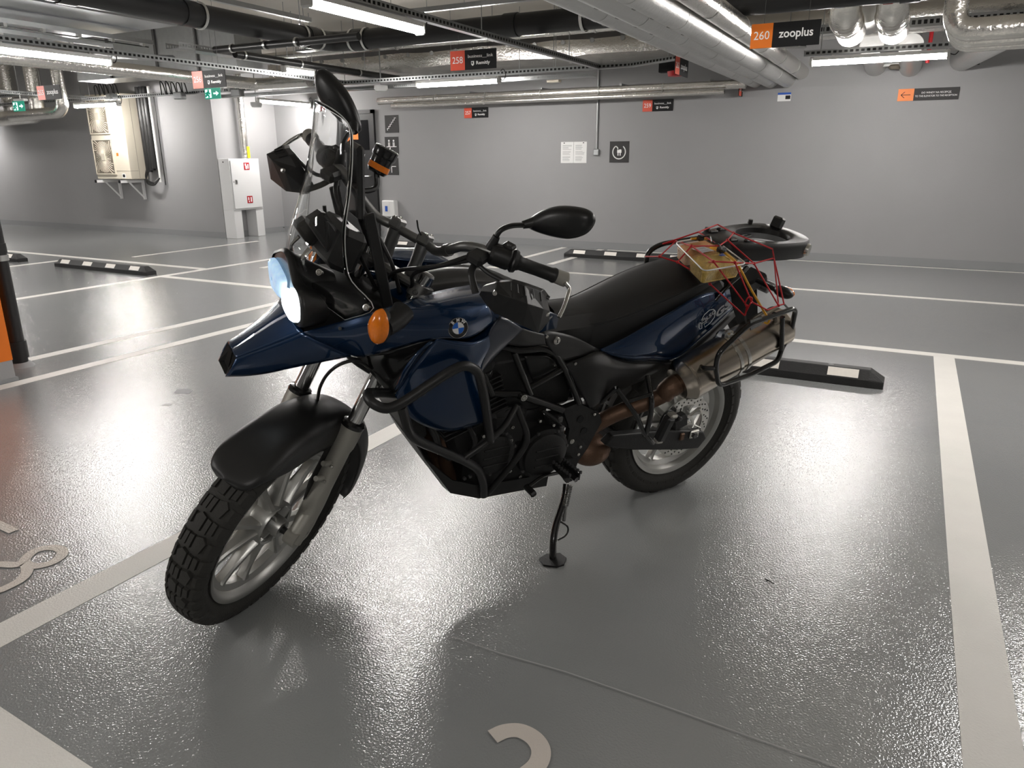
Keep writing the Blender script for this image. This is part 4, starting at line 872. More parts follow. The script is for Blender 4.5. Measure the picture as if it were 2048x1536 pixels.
# triple clamps, risers, handlebar
def ring(p, r, t, h, m, parent=None, name='fork_clamp'): return ps_(MB().lathe([(r,-h), (r+t,-h), (r+t,h), (r,h)], p, dF, 28, True), name, m, parent)
up = fork_at(1.035, 0); lo = fork_at(.86, 0)
tc_ = ps_(MB().bev(up-np.array([.015,0,0]), (.07,.16,.024), .008, rotm([0,1,0], -RAKE)), 'upper_triple_clamp', 'bar_alloy', smooth=False)
lc_ = ps_(MB().bev(lo-np.array([.012,0,0]), (.08,.17,.03), .01, rotm([0,1,0], -RAKE)), 'lower_triple_clamp', 'engine_black', smooth=False)
for sg in (1, -1):
    ps_(MB().lathe([(0,.006), (.012,.006), (.019,.003), (.0215,-.004)], fork_at(1.077, sg*.095), dF, 20), 'fork_cap', 'bar_alloy', tc_)
    ring(fork_at(1.035, sg*.095), .0215, .011, .017, 'bar_alloy', tc_); ring(fork_at(.86, sg*.095), .0215, .011, .02, 'engine_black', lc_)
    bolt(fork_at(1.035, sg*.095)+np.array([.034,sg*.004,.012]), (1,0,.4), .007, .005, 'dark_metal', tc_, True)
    rb = fork_at(1.035, sg*.045)-np.array([.025,0,-.008]); rt = np.array([1.148, sg*.045, 1.146])
    rs_ = ps_(MB().tube([rb, rb+(rt-rb)*.4, rt-(rt-rb)*.08], [.019,.0165,.0185], 16), 'bar_riser', 'bar_alloy', ang=50)
    ps_(MB().bev(rt+dF*.006, (.046,.032,.030), .005, rotm([0,1,0], -RAKE)), 'bar_clamp', 'bar_alloy', rs_, smooth=False)
    for qx in (-.016,.016): bolt(rt+dF*.021+np.array([qx*.9,sg*.006,qx*.4]), dF, .0045, .003, 'steel', rs_, True)
hb = [(1.148,0,1.140), (1.148,.062,1.140), (1.166,.098,1.150), (1.186,.140,1.186), (1.193,.178,1.220), (1.183,.228,1.233), (1.150,.300,1.226), (1.082,.402,1.212)]
H_ = [np.array(p) for p in mir(hb[:0:-1])]+[np.array(p) for p in hb]
ps_(MB().tube(crom(H_, 5), .0125, 16), 'handlebar', 'bar_alloy')
for sg in (1, -1):
    m_ = lambda p: np.array([p[0], p[1]*sg, p[2]])
    g0, g1 = m_((1.140,.310,1.2245)), m_((1.088,.392,1.2130)); d = (g1-g0)/np.linalg.norm(g1-g0)
    gr = ps_(MB().tube([g0-d*.008, g0, g0+d*.006, g0+d*.05, g1-d*.006, g1, g1+d*.006], [.020,.021,.0175,.017,.0175,.020,.020], 18), 'grip', 'moto_black')
    ps_(MB().tube([g1+d*.006, g1+d*.008, g1+d*.038, g1+d*.042], [.012,.0185,.0200,.016], 18), 'bar_end_weight', 'fork_grey', gr)
    s0 = m_((1.176,.245,1.231)); s1 = m_((1.143,.305,1.2255)); d2 = (s1-s0)/np.linalg.norm(s1-s0)
    sw = ps_(MB().tube([s0-d2*.004, s0+d2*.004, s1-d2*.022, s1-d2*.016, s1-d2*.010, s1], [.026,.031,.031,.027,.033,.030], 14, flat=.92), 'switch_housing', 'moto_black', ang=30)
    mid = (s0+s1)/2; ps_(MB().bev(mid+np.array([-.012,0,.028]), (.03,.03,.014), .004), 'switch_button', 'moto_black', sw, smooth=False)
    ps_(MB().tube([mid+np.array([-.005,0,.028]), mid+np.array([-.008,0,.036])], .007, 12), 'button', 'dark_metal', sw)
    # lever and perch
    pv = m_((1.225,.225,1.222)); ps_(MB().bev((s0+pv)/2+np.array([.01,-.006*sg,-.004]), (.055,.045,.03), .008), 'lever_perch', 'moto_black', sw, smooth=False)
    lv = ps_(MB().tube(crom([pv, m_((1.222,.27,1.205)), m_((1.200,.33,1.196)), m_((1.165,.40,1.192)), m_((1.158,.425,1.190))], 6), [.006]*24+[.008], 10), 'lever', 'moto_black') if False else ps_(MB().tube(crom([pv, m_((1.222,.27,1.205)), m_((1.200,.33,1.196)), m_((1.165,.40,1.192)), m_((1.158,.425,1.190))], 6), .0062, 10, flat=.8), 'lever', 'moto_black')
    # hand guard shell (front face with crease) following the traced outline
    top = [Sx(*q) for q in ((966,574,1.235), (995,566,1.247), (1022,564,1.243), (1049,572,1.226), (1081,583,1.190), (1092,597,1.165))]
    cre = [Sx(*q) for q in ((963,582,1.246), (990,585,1.276), (1025,597,1.274), (1055,608,1.254), (1086,618,1.206), (1099,622,1.172))]
    bot = [Sx(*q) for q in ((959,588,1.244), (974,610,1.256), (988,624,1.252), (1046,651,1.226), (1076,665,1.180), (1098,638,1.160))]
    def dn(l): return [m_(p) for p in l]
    bk = [p+np.array([-.022,0,0]) for p in bot]; tk = [p+np.array([-.02,0,-.002]) for p in top]
    hg = ps_(MB().grid([dn(tk), dn(top), dn(cre), dn(bot), dn(bk)]), 'hand_guard', 'moto_black', smooth=False, fix=False); solid(hg, .004, 0); bevel(hg, .0025, 2, 12)
    ps_(MB().tube(fillet([m_((1.19,.225,1.215)), m_((1.245,.235,1.195)), m_((1.268,.275,1.165))], .02), .009, 10, flat=.6), 'guard_bracket', 'moto_black', hg)
    ps_(MB().tube(crom([m_((1.090,.430,1.212)), m_((1.085,.445,1.200)), m_((1.105,.455,1.185)), m_((1.13,.462,1.165)), m_((1.15,.465,1.15))], 5), .0055, 10), 'guard_arm', 'steel', hg)
    bolt(m_(Sx(990,586,1.282)), (1,sg*.3,.2), .006, .004, parent=hg, steered=True); bolt(m_(Sx(1094,628,1.178)), (.5,sg,0), .006, .004, parent=hg, steered=True)
    for k in range(5):
        q = .42+.1*k; a = np.array(crom(dn(top), 4))[int(q*20)]; b = np.array(crom(dn(cre), 4))[int(q*20)]; ps_(MB().tube([a+(b-a)*.05+[.003,0,.002], a+(b-a)*.55+[.004,0,.002]], .0016, 5), 'guard_rib', 'moto_black', hg)
    # mirror
    mb_ = [m_(p) for p in ((1.172,.236,1.238), (1.168,.240,1.262), (1.160,.244,1.290), (1.130,.256,1.300), (1.085,.272,1.296))]
    st_ = ps_(MB().tube([m_((1.176,.236,1.225)), m_((1.174,.238,1.240)), m_((1.168,.242,1.275))], [.013,.015,.010], 12), 'mirror_base', 'moto_black')
    ps_(MB().tube(crom(mb_[1:], 6), .0068, 10), 'mirror_stem', 'mirror_black', st_)
    mo = [(.268,1.298), (.293,1.340), (.332,1.374), (.382,1.396), (.415,1.400), (.432,1.386), (.432,1.362), (.419,1.336), (.386,1.310), (.335,1.292), (.282,1.284)]
    mo = [np.array([1.05, y*sg, z]) for y, z in mo]; mo = crom(mo, 4, True); cen = sum(mo)/len(mo)
    rows = []
    for x, k in ((0,.93), (.002,.985), (.008,1.0), (.018,.97), (.028,.82), (.034,.55), (.0365,.02)): rows.append([cen+(p-cen)*k+np.array([x,0,0]) for p in mo])
    mh_ = ps_(MB().grid(rows, closeu=True), 'mirror_head', 'mirror_black', st_, ang=60)
    ps_(MB().add([cen+(p-cen)*.93+np.array([.001,0,0]) for p in mo], [tuple(range(len(mo)))]), 'mirror_glass', 'chrome', st_, smooth=False)
    ps_(MB().tube([m_((1.085,.268,1.294)), m_((1.06,.296,1.312))], [.010,.016], 12), 'mirror_socket', 'mirror_black', st_)
# fluid reservoir on the right bar end side (round with amber window)
rc = S(763,345,-.21); rt = S(768,296,-.205)
rc = S(752,346,-.185)
rz = ps_(MB().tube([rc, rc+dF*.010, rc+dF*.045], [.024,.030,.030], 22), 'brake_reservoir', 'gloss_black'); ps_(MB().tube([rc+dF*.010, rc+dF*.026], .0306, 22), 'fluid_window', 'amber', rz); ps_(MB().tube([rc+dF*.045, rc+dF*.05, rc+dF*.07, rc+dF*.074], [.032,.034,.034,.028], 22), 'reservoir_cap', 'gloss_black', rz)
ps_(MB().tube(crom([rc+dF*.005, rc+np.array([.02,.02,-.03]), rc+np.array([.08,.0,-.03]), np.array([1.19,-.20,1.225])], 6), .008, 8), 'reservoir_hose', 'moto_black', rz)
# cables
for k, pts in enumerate(([(1.20,.21,1.215), (1.26,.15,1.17), (1.27,.05,1.10), (1.22,0,1.0)], [(1.20,-.22,1.21), (1.27,-.16,1.20), (1.28,-.06,1.10), (1.22,-.02,.98)], [(1.19,-.21,1.215), (1.25,-.12,1.22), (1.27,.02,1.13), (1.24,.06,1.03)], [(1.21,.22,1.21), (1.25,.10,1.12), (1.22,.08,1.05), (1.20,.06,.95)])):
    ps_(MB().tube(crom([np.array(p) for p in pts], 8), .0055, 8), 'control_cable', 'moto_black')
ps_(MB().tube(crom(SL([(834,441,.03), (838,462,.035), (852,485,.05), (866,502,.07)]), 6), .0022, 6), 'cable_tie_tail', 'moto_black')
ps_(MB().lathe([(.0130,-.010), (.0165,-.010), (.0165,.010), (.0130,.010)], (1.180,.132,1.178), (.02,.05,.045), 18, True), 'bar_collar', 'bar_alloy')
# ------------------------------------------------------------------ windscreen and its struts
W_ = [   # height rows: centre x,z ; near edge (x,y,z)
 [(1.455,0,1.038), (1.448,.05,1.030), (1.425,.09,1.020), (1.402,.125,1.003), (1.372,.170,.983)],
 [(1.462,0,1.075), (1.455,.06,1.070), (1.432,.115,1.062), (1.395,.165,1.050), (1.322,.232,1.034)],
 [(1.459,0,1.112), (1.453,.05,1.108), (1.435,.095,1.102), (1.402,.140,1.095), (1.360,.187,1.088)],
 [(1.450,0,1.150), (1.445,.045,1.147), (1.429,.085,1.142), (1.400,.125,1.135), (1.366,.163,1.130)],
 [(1.428,0,1.215), (1.424,.04,1.213), (1.410,.08,1.210), (1.388,.118,1.206), (1.364,.150,1.202)],
 [(1.398,0,1.30), (1.395,.04,1.30), (1.387,.08,1.298), (1.372,.118,1.295), (1.352,.150,1.290)],
 [(1.376,0,1.37), (1.375,.04,1.37), (1.371,.08,1.368), (1.360,.118,1.366), (1.346,.150,1.362)],
 [(1.366,0,1.430), (1.366,.04,1.430), (1.362,.08,1.428), (1.354,.115,1.426), (1.345,.146,1.420)],
 [(1.366,0,1.462), (1.366,.035,1.462), (1.362,.07,1.459), (1.356,.10,1.453), (1.348,.122,1.442)]]
full = []
for r in W_: P = [np.array(p) for p in r]; full.append(mir(P[:0:-1])+P)
ws = pb_(MB().grid(patch(full, 4, 4)), 'windscreen', 'clear_screen', fix=False, ang=80, label='clear plastic windscreen'); solid(ws, .0035, 0)
_e = patch(full, 4, 4); _b = _e[0]+[r[-1] for r in _e[1:]]+_e[-1][::-1][1:]+[r[0] for r in _e[::-1]][1:-1]
pb_(MB().tube(_b, .0014, 6, closed=True), 'screen_edge_glint', 'screen_glint', ws)  # whitish tube along the outline paints in the edge highlights
for (px, py, w) in ((655,615,.115), (737,617,.222), (644,547,.10)): bolt(B(px, py, w)+np.array([.006,.002,.004]), (.7,.6,.4), .009, .004, parent=ws); 
for p in ((1.40,-.13,1.01), (1.335,-.222,1.036)): bolt(p, (.7,-.6,.4), .009, .004, parent=ws)
for sg in (1, -1):
    a = np.array([1.30, sg*.125, 1.235]); b = np.array([1.245, sg*.14, .985]); d = (b-a)/np.linalg.norm(b-a)
    pb_(MB().bev((a+b)/2, (.028,.012,np.linalg.norm(b-a)), .003, rotm([0,1,0], math.atan2(d[0], d[2])) if True else None), 'screen_strut', 'moto_black', smooth=False)
# phone mount behind the screen (tall dark slab seen edge on)
pm = pb_(MB().bev((1.292,.02,1.285), (.020,.085,.185), .008, rotm([0,1,0], .02)), 'phone_holder', 'gloss_black', smooth=False)
pb_(MB().tube([(1.28,.02,1.20), (1.25,.02,1.12)], .012, 10), 'holder_arm', 'moto_black', pm)
# instrument cluster and dash
pb_(MB().bev((1.335,0,1.125), (.075,.19,.11), .016, rotm([0,1,0], -.45)), 'instrument_cluster', 'moto_black', smooth=False)
pb_(MB().bev((1.375,.03,1.165), (.05,.06,.10), .008, rotm([0,1,0], .55)@rotm([1,0,0], .1)), 'power_socket_box', 'moto_black', smooth=False)
pb_(MB().bev((1.40,-.045,1.145), (.04,.05,.07), .008, rotm([0,1,0], .55)), 'power_socket_box', 'moto_black', smooth=False)
for sg in (1, -1): pb_(MB().tube(crom([(1.42,sg*.05,1.13), (1.44,sg*.055,1.105), (1.435,sg*.05,1.075)], 5), .010, 8, flat=.5), 'screen_bracket', 'chrome')
pb_(MB().tube(crom([(1.38,.06,1.20), (1.375,.055,1.12), (1.36,.02,1.10), (1.35,-.03,1.13), (1.355,-.04,1.21)], 6), .005, 8), 'wiring_loop', 'moto_black')
# inner fairing (dark body between headlight and tank)
rows = []
for (x, w, z0, z1) in ((1.455,.100,.925,1.05), (1.40,.125,.90,1.045), (1.32,.165,.90,1.03), (1.22,.15,.90,.985), (1.16,.12,.90,.97)): rows.append([np.array([x, y*w, z]) for y, z in ((-1,z0), (-1,z1-.03), (-.6,z1), (.6,z1), (1,z1-.03), (1,z0))])
pb_(MB().grid(rows), 'inner_fairing', 'matte_black', ang=40)
# ------------------------------------------------------------------ headlight
HX = 1.475
L1 = [Bx(*q, HX) for q in ((547,515), (555,521), (565,539), (573.5,558), (574,574), (571.6,597), (565,591), (555,576), (550,556), (547,529))]
L2 = [Bx(*q, HX) for q in ((575.5,576), (584,585.5), (592,601), (597,624.5), (597.6,642), (594,643.7), (585,628), (577.5,609), (574.5,593))]
allp = np.array(L1+L2); hc_ = allp.mean(0)
OUT = [Bx(*q, HX-.004) for q in ((545,509), (555,500), (567,498), (576,512), (584,548), (590,570), (600,588), (606,620), (604,652), (592,650), (580,628), (566,602), (552,582), (546,552))]
OUT = crom(OUT, 3, True); oc = sum(OUT)/len(OUT)
rows = [[oc+(p-oc)*k+np.array([x,0,dz]) for p in OUT] for x, k, dz in ((-.12,.62,-.03), (-.06,.84,-.018), (-.022,.97,-.004), (-.008,1.02,0), (.0,1.0,0), (.004,.93,0))]
hl = pb_(MB().grid(rows, closeu=True), 'headlight_housing', 'moto_black', ang=50)
pb_(MB().add([oc+(p-oc)*.94+np.array([.0005,0,0]) for p in OUT], [tuple(range(len(OUT)))]), 'bezel', 'gloss_black', hl, smooth=False)
for L_, m_, nm_ in ((L1, 'lens_clear', 'headlight_lens'), (L2, 'lens_lit', 'headlight_lens')):
    Q = crom(L_, 4, True); c_ = sum(Q)/len(Q)
    rows = [[c_+(p-c_)*k+np.array([x,0,0]) for p in Q] for x, k in ((.0,1.0), (.010,.97), (.017,.82), (.021,.5), (.022,.1))]
    pb_(MB().grid(rows, closeu=True), nm_, m_, hl, ang=70)
# ------------------------------------------------------------------ beak
crease = BL([(472,716,.050), (500,706,.060), (535,693,.075), (567,681,.092), (607,664,.112)])
low = BL([(450.5,752.5,.045), (490,751.5,.055), (535,746,.072), (600,732,.100), (703,712,.150)])
mid_ = [crease[i]*.5+low[i]*.5+np.array([0,.006,0]) for i in range(5)]
ctr = [B(*q) for q in ((461,697,0), (487,680,0), (517,660,0), (545,641,0), (578,622,0))]
wing = [crease[i]*.55+ctr[i]*.45+np.array([0,0,-.002]) for i in range(5)]
for sg in (1, -1):
    f_ = (lambda l: l) if sg == 1 else mir
    o = pb_(MB().grid(patch([f_(crease), f_(mid_), f_(low)], 4, 4)), 'beak_side', 'blue_paint', fix=False, ang=60); solid(o, .004, 0)
ctr2 = [c+np.array([0,0,-.004]) for c in ctr]
for f_ in ((lambda l: l), mir):
    o = pb_(MB().grid(patch([f_(crease), [a*.5+b*.5+np.array([0,0,.003]) for a, b in zip(f_(crease), ctr2)], ctr2], 4, 3)), 'beak_top', 'blue_paint', fix=False, ang=60); solid(o, .004, 0)
lipN = [ctr[0]+np.array([.010,.016,-.040]), ctr[0]+np.array([.010,-.016,-.040])]
pb_(MB().add([crease[0], ctr[0], mir(crease[:1])[0], mir(low[:1])[0], lipN[1], lipN[0], low[0]], [(0,6,5,1), (1,5,4), (1,4,3,2)]), 'beak_nose', 'matte_black', smooth=False)
pb_(MB().prism([ctr[0]+[.002,.024,.0], ctr[0]+[.002,-.024,.0], lipN[1]+[.004,-.006,-.006], lipN[0]+[.004,.006,-.006]], (-.012,0,0)), 'beak_lip', 'matte_black', smooth=False)
pb_(MB().grid([[low[i]+np.array([0,-.004,.004]) for i in range(5)], [mir(low)[i]+np.array([0,.004,.004]) for i in range(5)]]), 'beak_underside', 'moto_black')
# ------------------------------------------------------------------ side fairing (nose panel to tank), mirrored
def bp2(name, rows, m='blue_paint', **k): return panel(name, rows, m, **k)
bp2('side_fairing', [
 [(607,664,.112), (650,652,.140), (690,641,.170), (752,622,.215), (800,607,.190), (850,590,.150), (905,577,.110), (960,568,.085)],
 [(625,674,.125), (665,668,.160), (705,660,.195), (757,648,.235), (810,632,.240), (862,615,.232), (915,600,.215), (975,590,.195)],
 [(655,688,.138), (690,688,.172), (725,684,.205), (772,674,.240), (828,660,.256), (880,648,.258), (930,640,.248), (985,620,.225)],
 [(703,712,.150), (720,714,.175), (740,710,.205), (790,696,.235), (842,682,.252), (885,676,.258), (940,674,.250), (992,640,.228)]], nu=5, nv=5, ang=60)
bp2('lower_fairing', [
 [(875,676,.256), (912,682,.256), (948,684,.252), (975,672,.238), (992,645,.226)],
 [(848,705,.244), (885,722,.252), (925,725,.252), (958,712,.244), (982,690,.232)],
 [(822,742,.230), (852,765,.240), (890,775,.246), (935,765,.242), (962,740,.234)],
 [(800,775,.214), (830,812,.224), (870,832,.230), (920,840,.226), (975,830,.215)],
 [(790,790,.205), (815,830,.210), (860,855,.212), (905,862,.208), (970,845,.200)]], nu=5, nv=5, ang=60)
# dark intake recess between nose panel and lower fairing
panel('intake_recess', [
 [(703,712,.142), (760,706,.20), (820,690,.235), (875,676,.250)],
 [(722,728,.135), (765,722,.165), (810,712,.195), (868,684,.245)],
 [(745,748,.120), (775,752,.150), (800,752,.175), (835,722,.230)],
 [(770,780,.110), (782,785,.150), (792,786,.185), (800,775,.212)]], 'gloss_black', nu=4, nv=4)
bp2('fairing_edge', [[(868,683,.257), (845,702,.248), (822,738,.235), (800,772,.218)], [(858,684,.262), (832,708,.254), (808,740,.241), (790,780,.222)]], nu=4, nv=3)
# grey-blue side cover behind the badge
panel('tank_side_cover', [
 [(1000,632,.232), (1018,640,.232), (1034,650,.228), (1046,658,.222)],
 [(985,652,.236), (1000,662,.234), (1014,672,.228), (1024,680,.220)],
 [(968,690,.236), (980,698,.232), (990,703,.226), (1000,702,.216)],
 [(955,722,.234), (962,730,.230), (968,734,.224), (974,730,.212)],
 [(958,745,.230), (961,746,.226), (963,746,.220), (966,742,.210)]], 'grey_blue', nu=4, nv=4)
# tank top / cover
def sec(x, w, z0, z1, c=0): return [np.array([x, -w, z0]), np.array([x, -w*.97, (z0+z1)/2+.02]), np.array([x, -w*.6, z1-.012]), np.array([x, 0, z1+c]), np.array([x, w*.6, z1-.012]), np.array([x, w*.97, (z0+z1)/2+.02]), np.array([x, w, z0])]
pb_(MB().grid(patch([sec(1.20,.13,.88,.985), sec(1.12,.16,.88,1.00,.005), sec(1.02,.185,.88,1.005,.01), sec(.92,.19,.88,.995,.01), sec(.82,.175,.87,.965,.008), sec(.74,.14,.86,.925,.005), sec(.68,.10,.84,.885)], 4, 4)), 'tank_cover', 'blue_paint', ang=60)
pb_(MB().grid(patch([sec(1.16,.075,.95,1.012), sec(1.06,.085,.95,1.024), sec(.95,.085,.95,1.020), sec(.84,.075,.93,.995), sec(.72,.06,.88,.935)], 4, 4)), 'tank_centre_strip', 'moto_black', ang=60)
# black panel under the tank, above the frame tube
panel('tank_lower_panel', [
 [(1046,657,.210), (1062,662,.200), (1078,666,.190), (1088,668,.180)],
 [(1028,670,.210), (1050,678,.205), (1072,682,.195), (1090,685,.185)],
 [(1008,687,.205), (1035,691,.200), (1062,691,.192), (1092,688,.180)]], 'moto_black', nu=4, nv=4)
panel('side_cover', [
 [(1086,664,.165), (1102,662,.160), (1150,674,.150), (1197,699,.140)],
 [(1095,690,.172), (1115,692,.168), (1150,695,.158), (1197,700,.142)],
 [(1108,706,.165), (1122,720,.160), (1150,716,.152), (1196,702,.140)]], 'moto_black', nu=4, nv=4)
panel('side_cover', [
 [(1125,730,.150), (1160,716,.155), (1200,703,.150), (1250,722,.145), (1345,728,.140)],
 [(1140,748,.160), (1172,742,.175), (1205,738,.178), (1245,742,.168), (1310,745,.150)],
 [(1160,785,.155), (1185,782,.172), (1208,772,.172), (1240,764,.160), (1285,760,.145)],
 [(1182,822,.140), (1190,818,.145), (1206,806,.148), (1230,785,.145), (1262,770,.138)]], 'moto_black', nu=4, nv=4)
panel('frame_infill', [[(1048,712,.125), (1075,712,.13), (1095,713,.13), (1108,720,.125)], [(1055,735,.125), (1078,735,.13), (1098,733,.13), (1114,735,.125)], [(1064,762,.12), (1080,755,.125), (1100,745,.125), (1112,738,.12)]], 'moto_black', nu=4, nv=4)
lk = B(1113,681,.172); l_ = pb_(MB().lathe([(0,.006), (.009,.006), (.012,.004), (.012,-.004)], lk, (0,1,0), 20), 'seat_lock', 'steel'); pb_(MB().box(lk+np.array([0,.0065,0]), (.0025,.001,.011)), 'key_slot', 'sign_black', l_)
for (px, py, w) in ((1093,673,.178), (1110,731,.132), (1150,727,.162), (1188,828,.150)): bolt(B(px,py,w), r=.0055)
# roundel badge
bc = B(916,656,.262); bn = np.array([.10,.98,.16]); bn /= np.linalg.norm(bn); bu = np.array([0,0,1.0])-bn*bn[2]; bu /= np.linalg.norm(bu); br_ = np.cross(bu, bn)   # image-right axis
def bpt(x, y, z=0): return bc+br_*x+bu*y+bn*z
R0 = .0268
bd = pb_(MB().lathe([(0,.0015), (R0*.93,.0015), (R0,.0005), (R0,-.004)], bc, bn, 40), 'badge', 'gloss_black', label='round blue and white roundel badge with letters')
pb_(MB().lathe([(R0*.97,.0012), (R0*1.0,.0018), (R0*1.02,.001), (R0*1.0,-.002)], bc, bn, 40), 'badge_ring', 'steel', bd); pb_(MB().lathe([(R0*.575,.0016), (R0*.60,.0024), (R0*.625,.0016)], bc, bn, 40), 'badge_ring', 'steel', bd)
for k in range(4):
    a0 = k*math.pi/2+.09; pts = [bpt(0,0,.0021)]+[bpt(math.cos(a)*R0*.58, math.sin(a)*R0*.58, .0021) for a in np.linspace(a0, a0+math.pi/2, 9)]
    pb_(MB().add(pts, [tuple(range(10))]), 'badge_quadrant', 'emblem_white' if k % 2 == 0 else 'emblem_blue', bd, smooth=False)
for ch, a in (('B', 135), ('M', 93), ('W', 50)):
    a = math.radians(a); o_ = bpt(math.cos(a)*R0*.79, math.sin(a)*R0*.79, .0021); ey = br_*math.cos(a)+bu*math.sin(a); ex = np.cross(ey, bn)
    lettering(MB(), ch, .0115, frame3(o_, ex, ey), (0,0), lift=0, bold=.0003).build('badge_letter', 'emblem_white', bd, smooth=False)
# front indicators on the fairing
for sg in (1, -1):
    f_ = lambda p: np.array([p[0], p[1]*sg, p[2]])
    c0 = B(757,654,.262); st = [c0+np.array([-.075,-.03,.02]), c0+np.array([-.05,-.012,.008]), c0+np.array([-.018,.0,.0])]
    ib = pb_(MB().tube([f_(p) for p in st], [.030,.027,.026], 18), 'indicator_body', 'moto_black')
    n_ = np.array([.88,.42*sg,.05]); n_ /= np.linalg.norm(n_)
    rows = []; up_ = np.array([-.10,0,1.0]); up_ -= n_*np.dot(up_, n_); up_ /= np.linalg.norm(up_); rt_ = np.cross(up_, n_)
    shape = [(math.cos(a)*(.027), math.sin(a)*.041*(1-.12*math.cos(2*a))) for a in np.linspace(0, 2*math.pi, 24, endpoint=False)]
    for x, k in ((-.030,.75), (-.018,.98), (-.008,1), (.006,.96), (.016,.75), (.020,.35), (.0215,.005)): rows.append([f_(c0)+n_*x+(rt_*p+up_*q)*k for p, q in shape])
    cut = 3
    pb_(MB().grid(rows[cut-1:], closeu=True), 'indicator_lens', 'amber', ib, ang=70); pb_(MB().grid(rows[:cut], closeu=True), 'indicator_back', 'moto_black', ib, ang=70)
    bolt(f_(B(781,634,.250)), (.1,sg,.1), .007, .004, parent=ib)
for (px, py, w) in ((680,657,.178), (735,703,.19)): bolt(B(px,py,w), (.3,1,.2), .0045, .003, 'dark_metal')
# ------------------------------------------------------------------ seat
def seat():
    crest = [(1109,601,0), (1140,597,0), (1180,579,0), (1230,553,0), (1282,530,0), (1330,513,0), (1385,500,0), (1425,494,0)]
    seam = [(1106,648,.062), (1150,655,.085), (1195,649.5,.102), (1245,637,.116), (1308,611,.126), (1360,588,.128), (1407,567,.120), (1440,550,.10)]
    lowe = [(1108,660,.062), (1158,682,.088), (1200,697,.110), (1262,670,.122), (1330,628,.126), (1380,596,.122), (1418,574,.110), (1445,556,.09)]
    Sh, Se, Lo = [np.array([B(px, py, -.72*s_[2]) for (px, py, _), s_ in zip(crest, seam)]), np.array(BL(seam)), np.array(BL(lowe))]; rows = []; line_ = []
    def ip(A, x, k): o_ = np.argsort(A[:,0]); return float(np.interp(x, A[o_,0], A[o_,k]))
    for x in (.655,.62,.57,.51,.45,.38,.30,.21,.12,.04,-.03):
        zs, ys, zl, yl, zh = ip(Se,x,2), ip(Se,x,1), ip(Lo,x,2), ip(Lo,x,1), ip(Sh,x,2); zs = min(zs, zh-.006); zl = min(zl, zs-.01)
        k = ys/.146
        half = [np.array([x, y_*k, z_]) for y_, z_ in ((0,zh+.010), (.045,zh+.008), (.085,zh+.002), (.118,zs+(zh-zs)*.62), (.138,zs+(zh-zs)*.22), (.146,zs))]+[np.array([x, yl, zl])]
        rows.append(mir(half[:0:-1])+half); line_.append(half[5])
    o = pb_(MB().grid(patch(rows, 3, 4)), 'seat', 'seat_vinyl', ang=65, label='black vinyl dual seat'); 
    for f_ in (lambda l: l, mir): pb_(MB().tube(crom(f_([p+np.array([0,.001,0]) for p in line_]), 5), .0016, 6), 'seat_seam', 'seat_vinyl', o)
seat()
# ------------------------------------------------------------------ tail panel and lettering
TP = [
 [(1200,699,.139), (1246,677,.146), (1290,652,.146), (1340,624,.142), (1400,590,.132), (1458,578,.118)],
 [(1205,702,.148), (1252,692,.158), (1298,672,.160), (1348,650,.158), (1405,622,.148), (1461,594,.132)],
 [(1212,705,.150), (1258,712,.166), (1302,712,.168), (1350,712,.164), (1400,672,.152), (1464,614,.134)]]
panel('tail_panel', TP, 'blue_paint', nu=5, nv=5, ang=60)
panel('tail_panel_edge', [[(1212,705,.150), (1258,712,.166), (1302,712.5,.168), (1350,712,.164), (1400,672,.152), (1464,614,.134)], [(1222,711,.142), (1260,722,.150), (1302,722,.150), (1352,718,.148), (1404,678,.138), (1466,620,.122)]], 'blue_paint', nu=5, nv=3)
panel('tail_lower', [[(1222,711,.140), (1262,722,.148), (1352,718,.146), (1404,678,.136), (1466,620,.12)], [(1228,730,.12), (1280,738,.13), (1360,722,.13), (1412,690,.12), (1470,632,.10)]], 'moto_black', nu=5, nv=3)
def tail_text(txt, p0, p1, size, m, bold=0., shear=.25, w=.165):
    a, b = B(*p0, w), B(*p1, w); ex = b-a; n_ = np.array([0,1.0,.04]); ey = np.cross(n_, ex)
    if ey[2] < 0: ey = -ey
    fr = frame3((a+b)/2+np.array([0,.004,0]), ex, ey); return lettering(MB(), txt, size, fr, (0,0), lift=.0005, bold=bold, font_shear=shear, width=np.linalg.norm(ex)).build('lettering', m, bike, smooth=False)
tail_text('GS', (1428,632), (1457,606), .036, 'decal_grey', .0012, w=.160); tail_text('650', (1407,641), (1428,622), .020, 'decal_grey', .0003, w=.163)
def pl(pts, w=.163, r=.0011): return pb_(MB().tube([B(px,py,w)+np.array([0,.002,0]) for px, py in pts], r, 5), 'decal_outline', 'emblem_white')
pl([(1402,640), (1408,629), (1418,620), (1426,618), (1430,622), (1428,634), (1420,645), (1409,654), (1407,648), (1413,644), (1411,642), (1404,646), (1403,642), (1410,637), (1409,635), (1402,640)])
pl([(1399,645), (1403,646), (1403,656), (1399,658), (1397,654), (1398,648), (1399,645)])
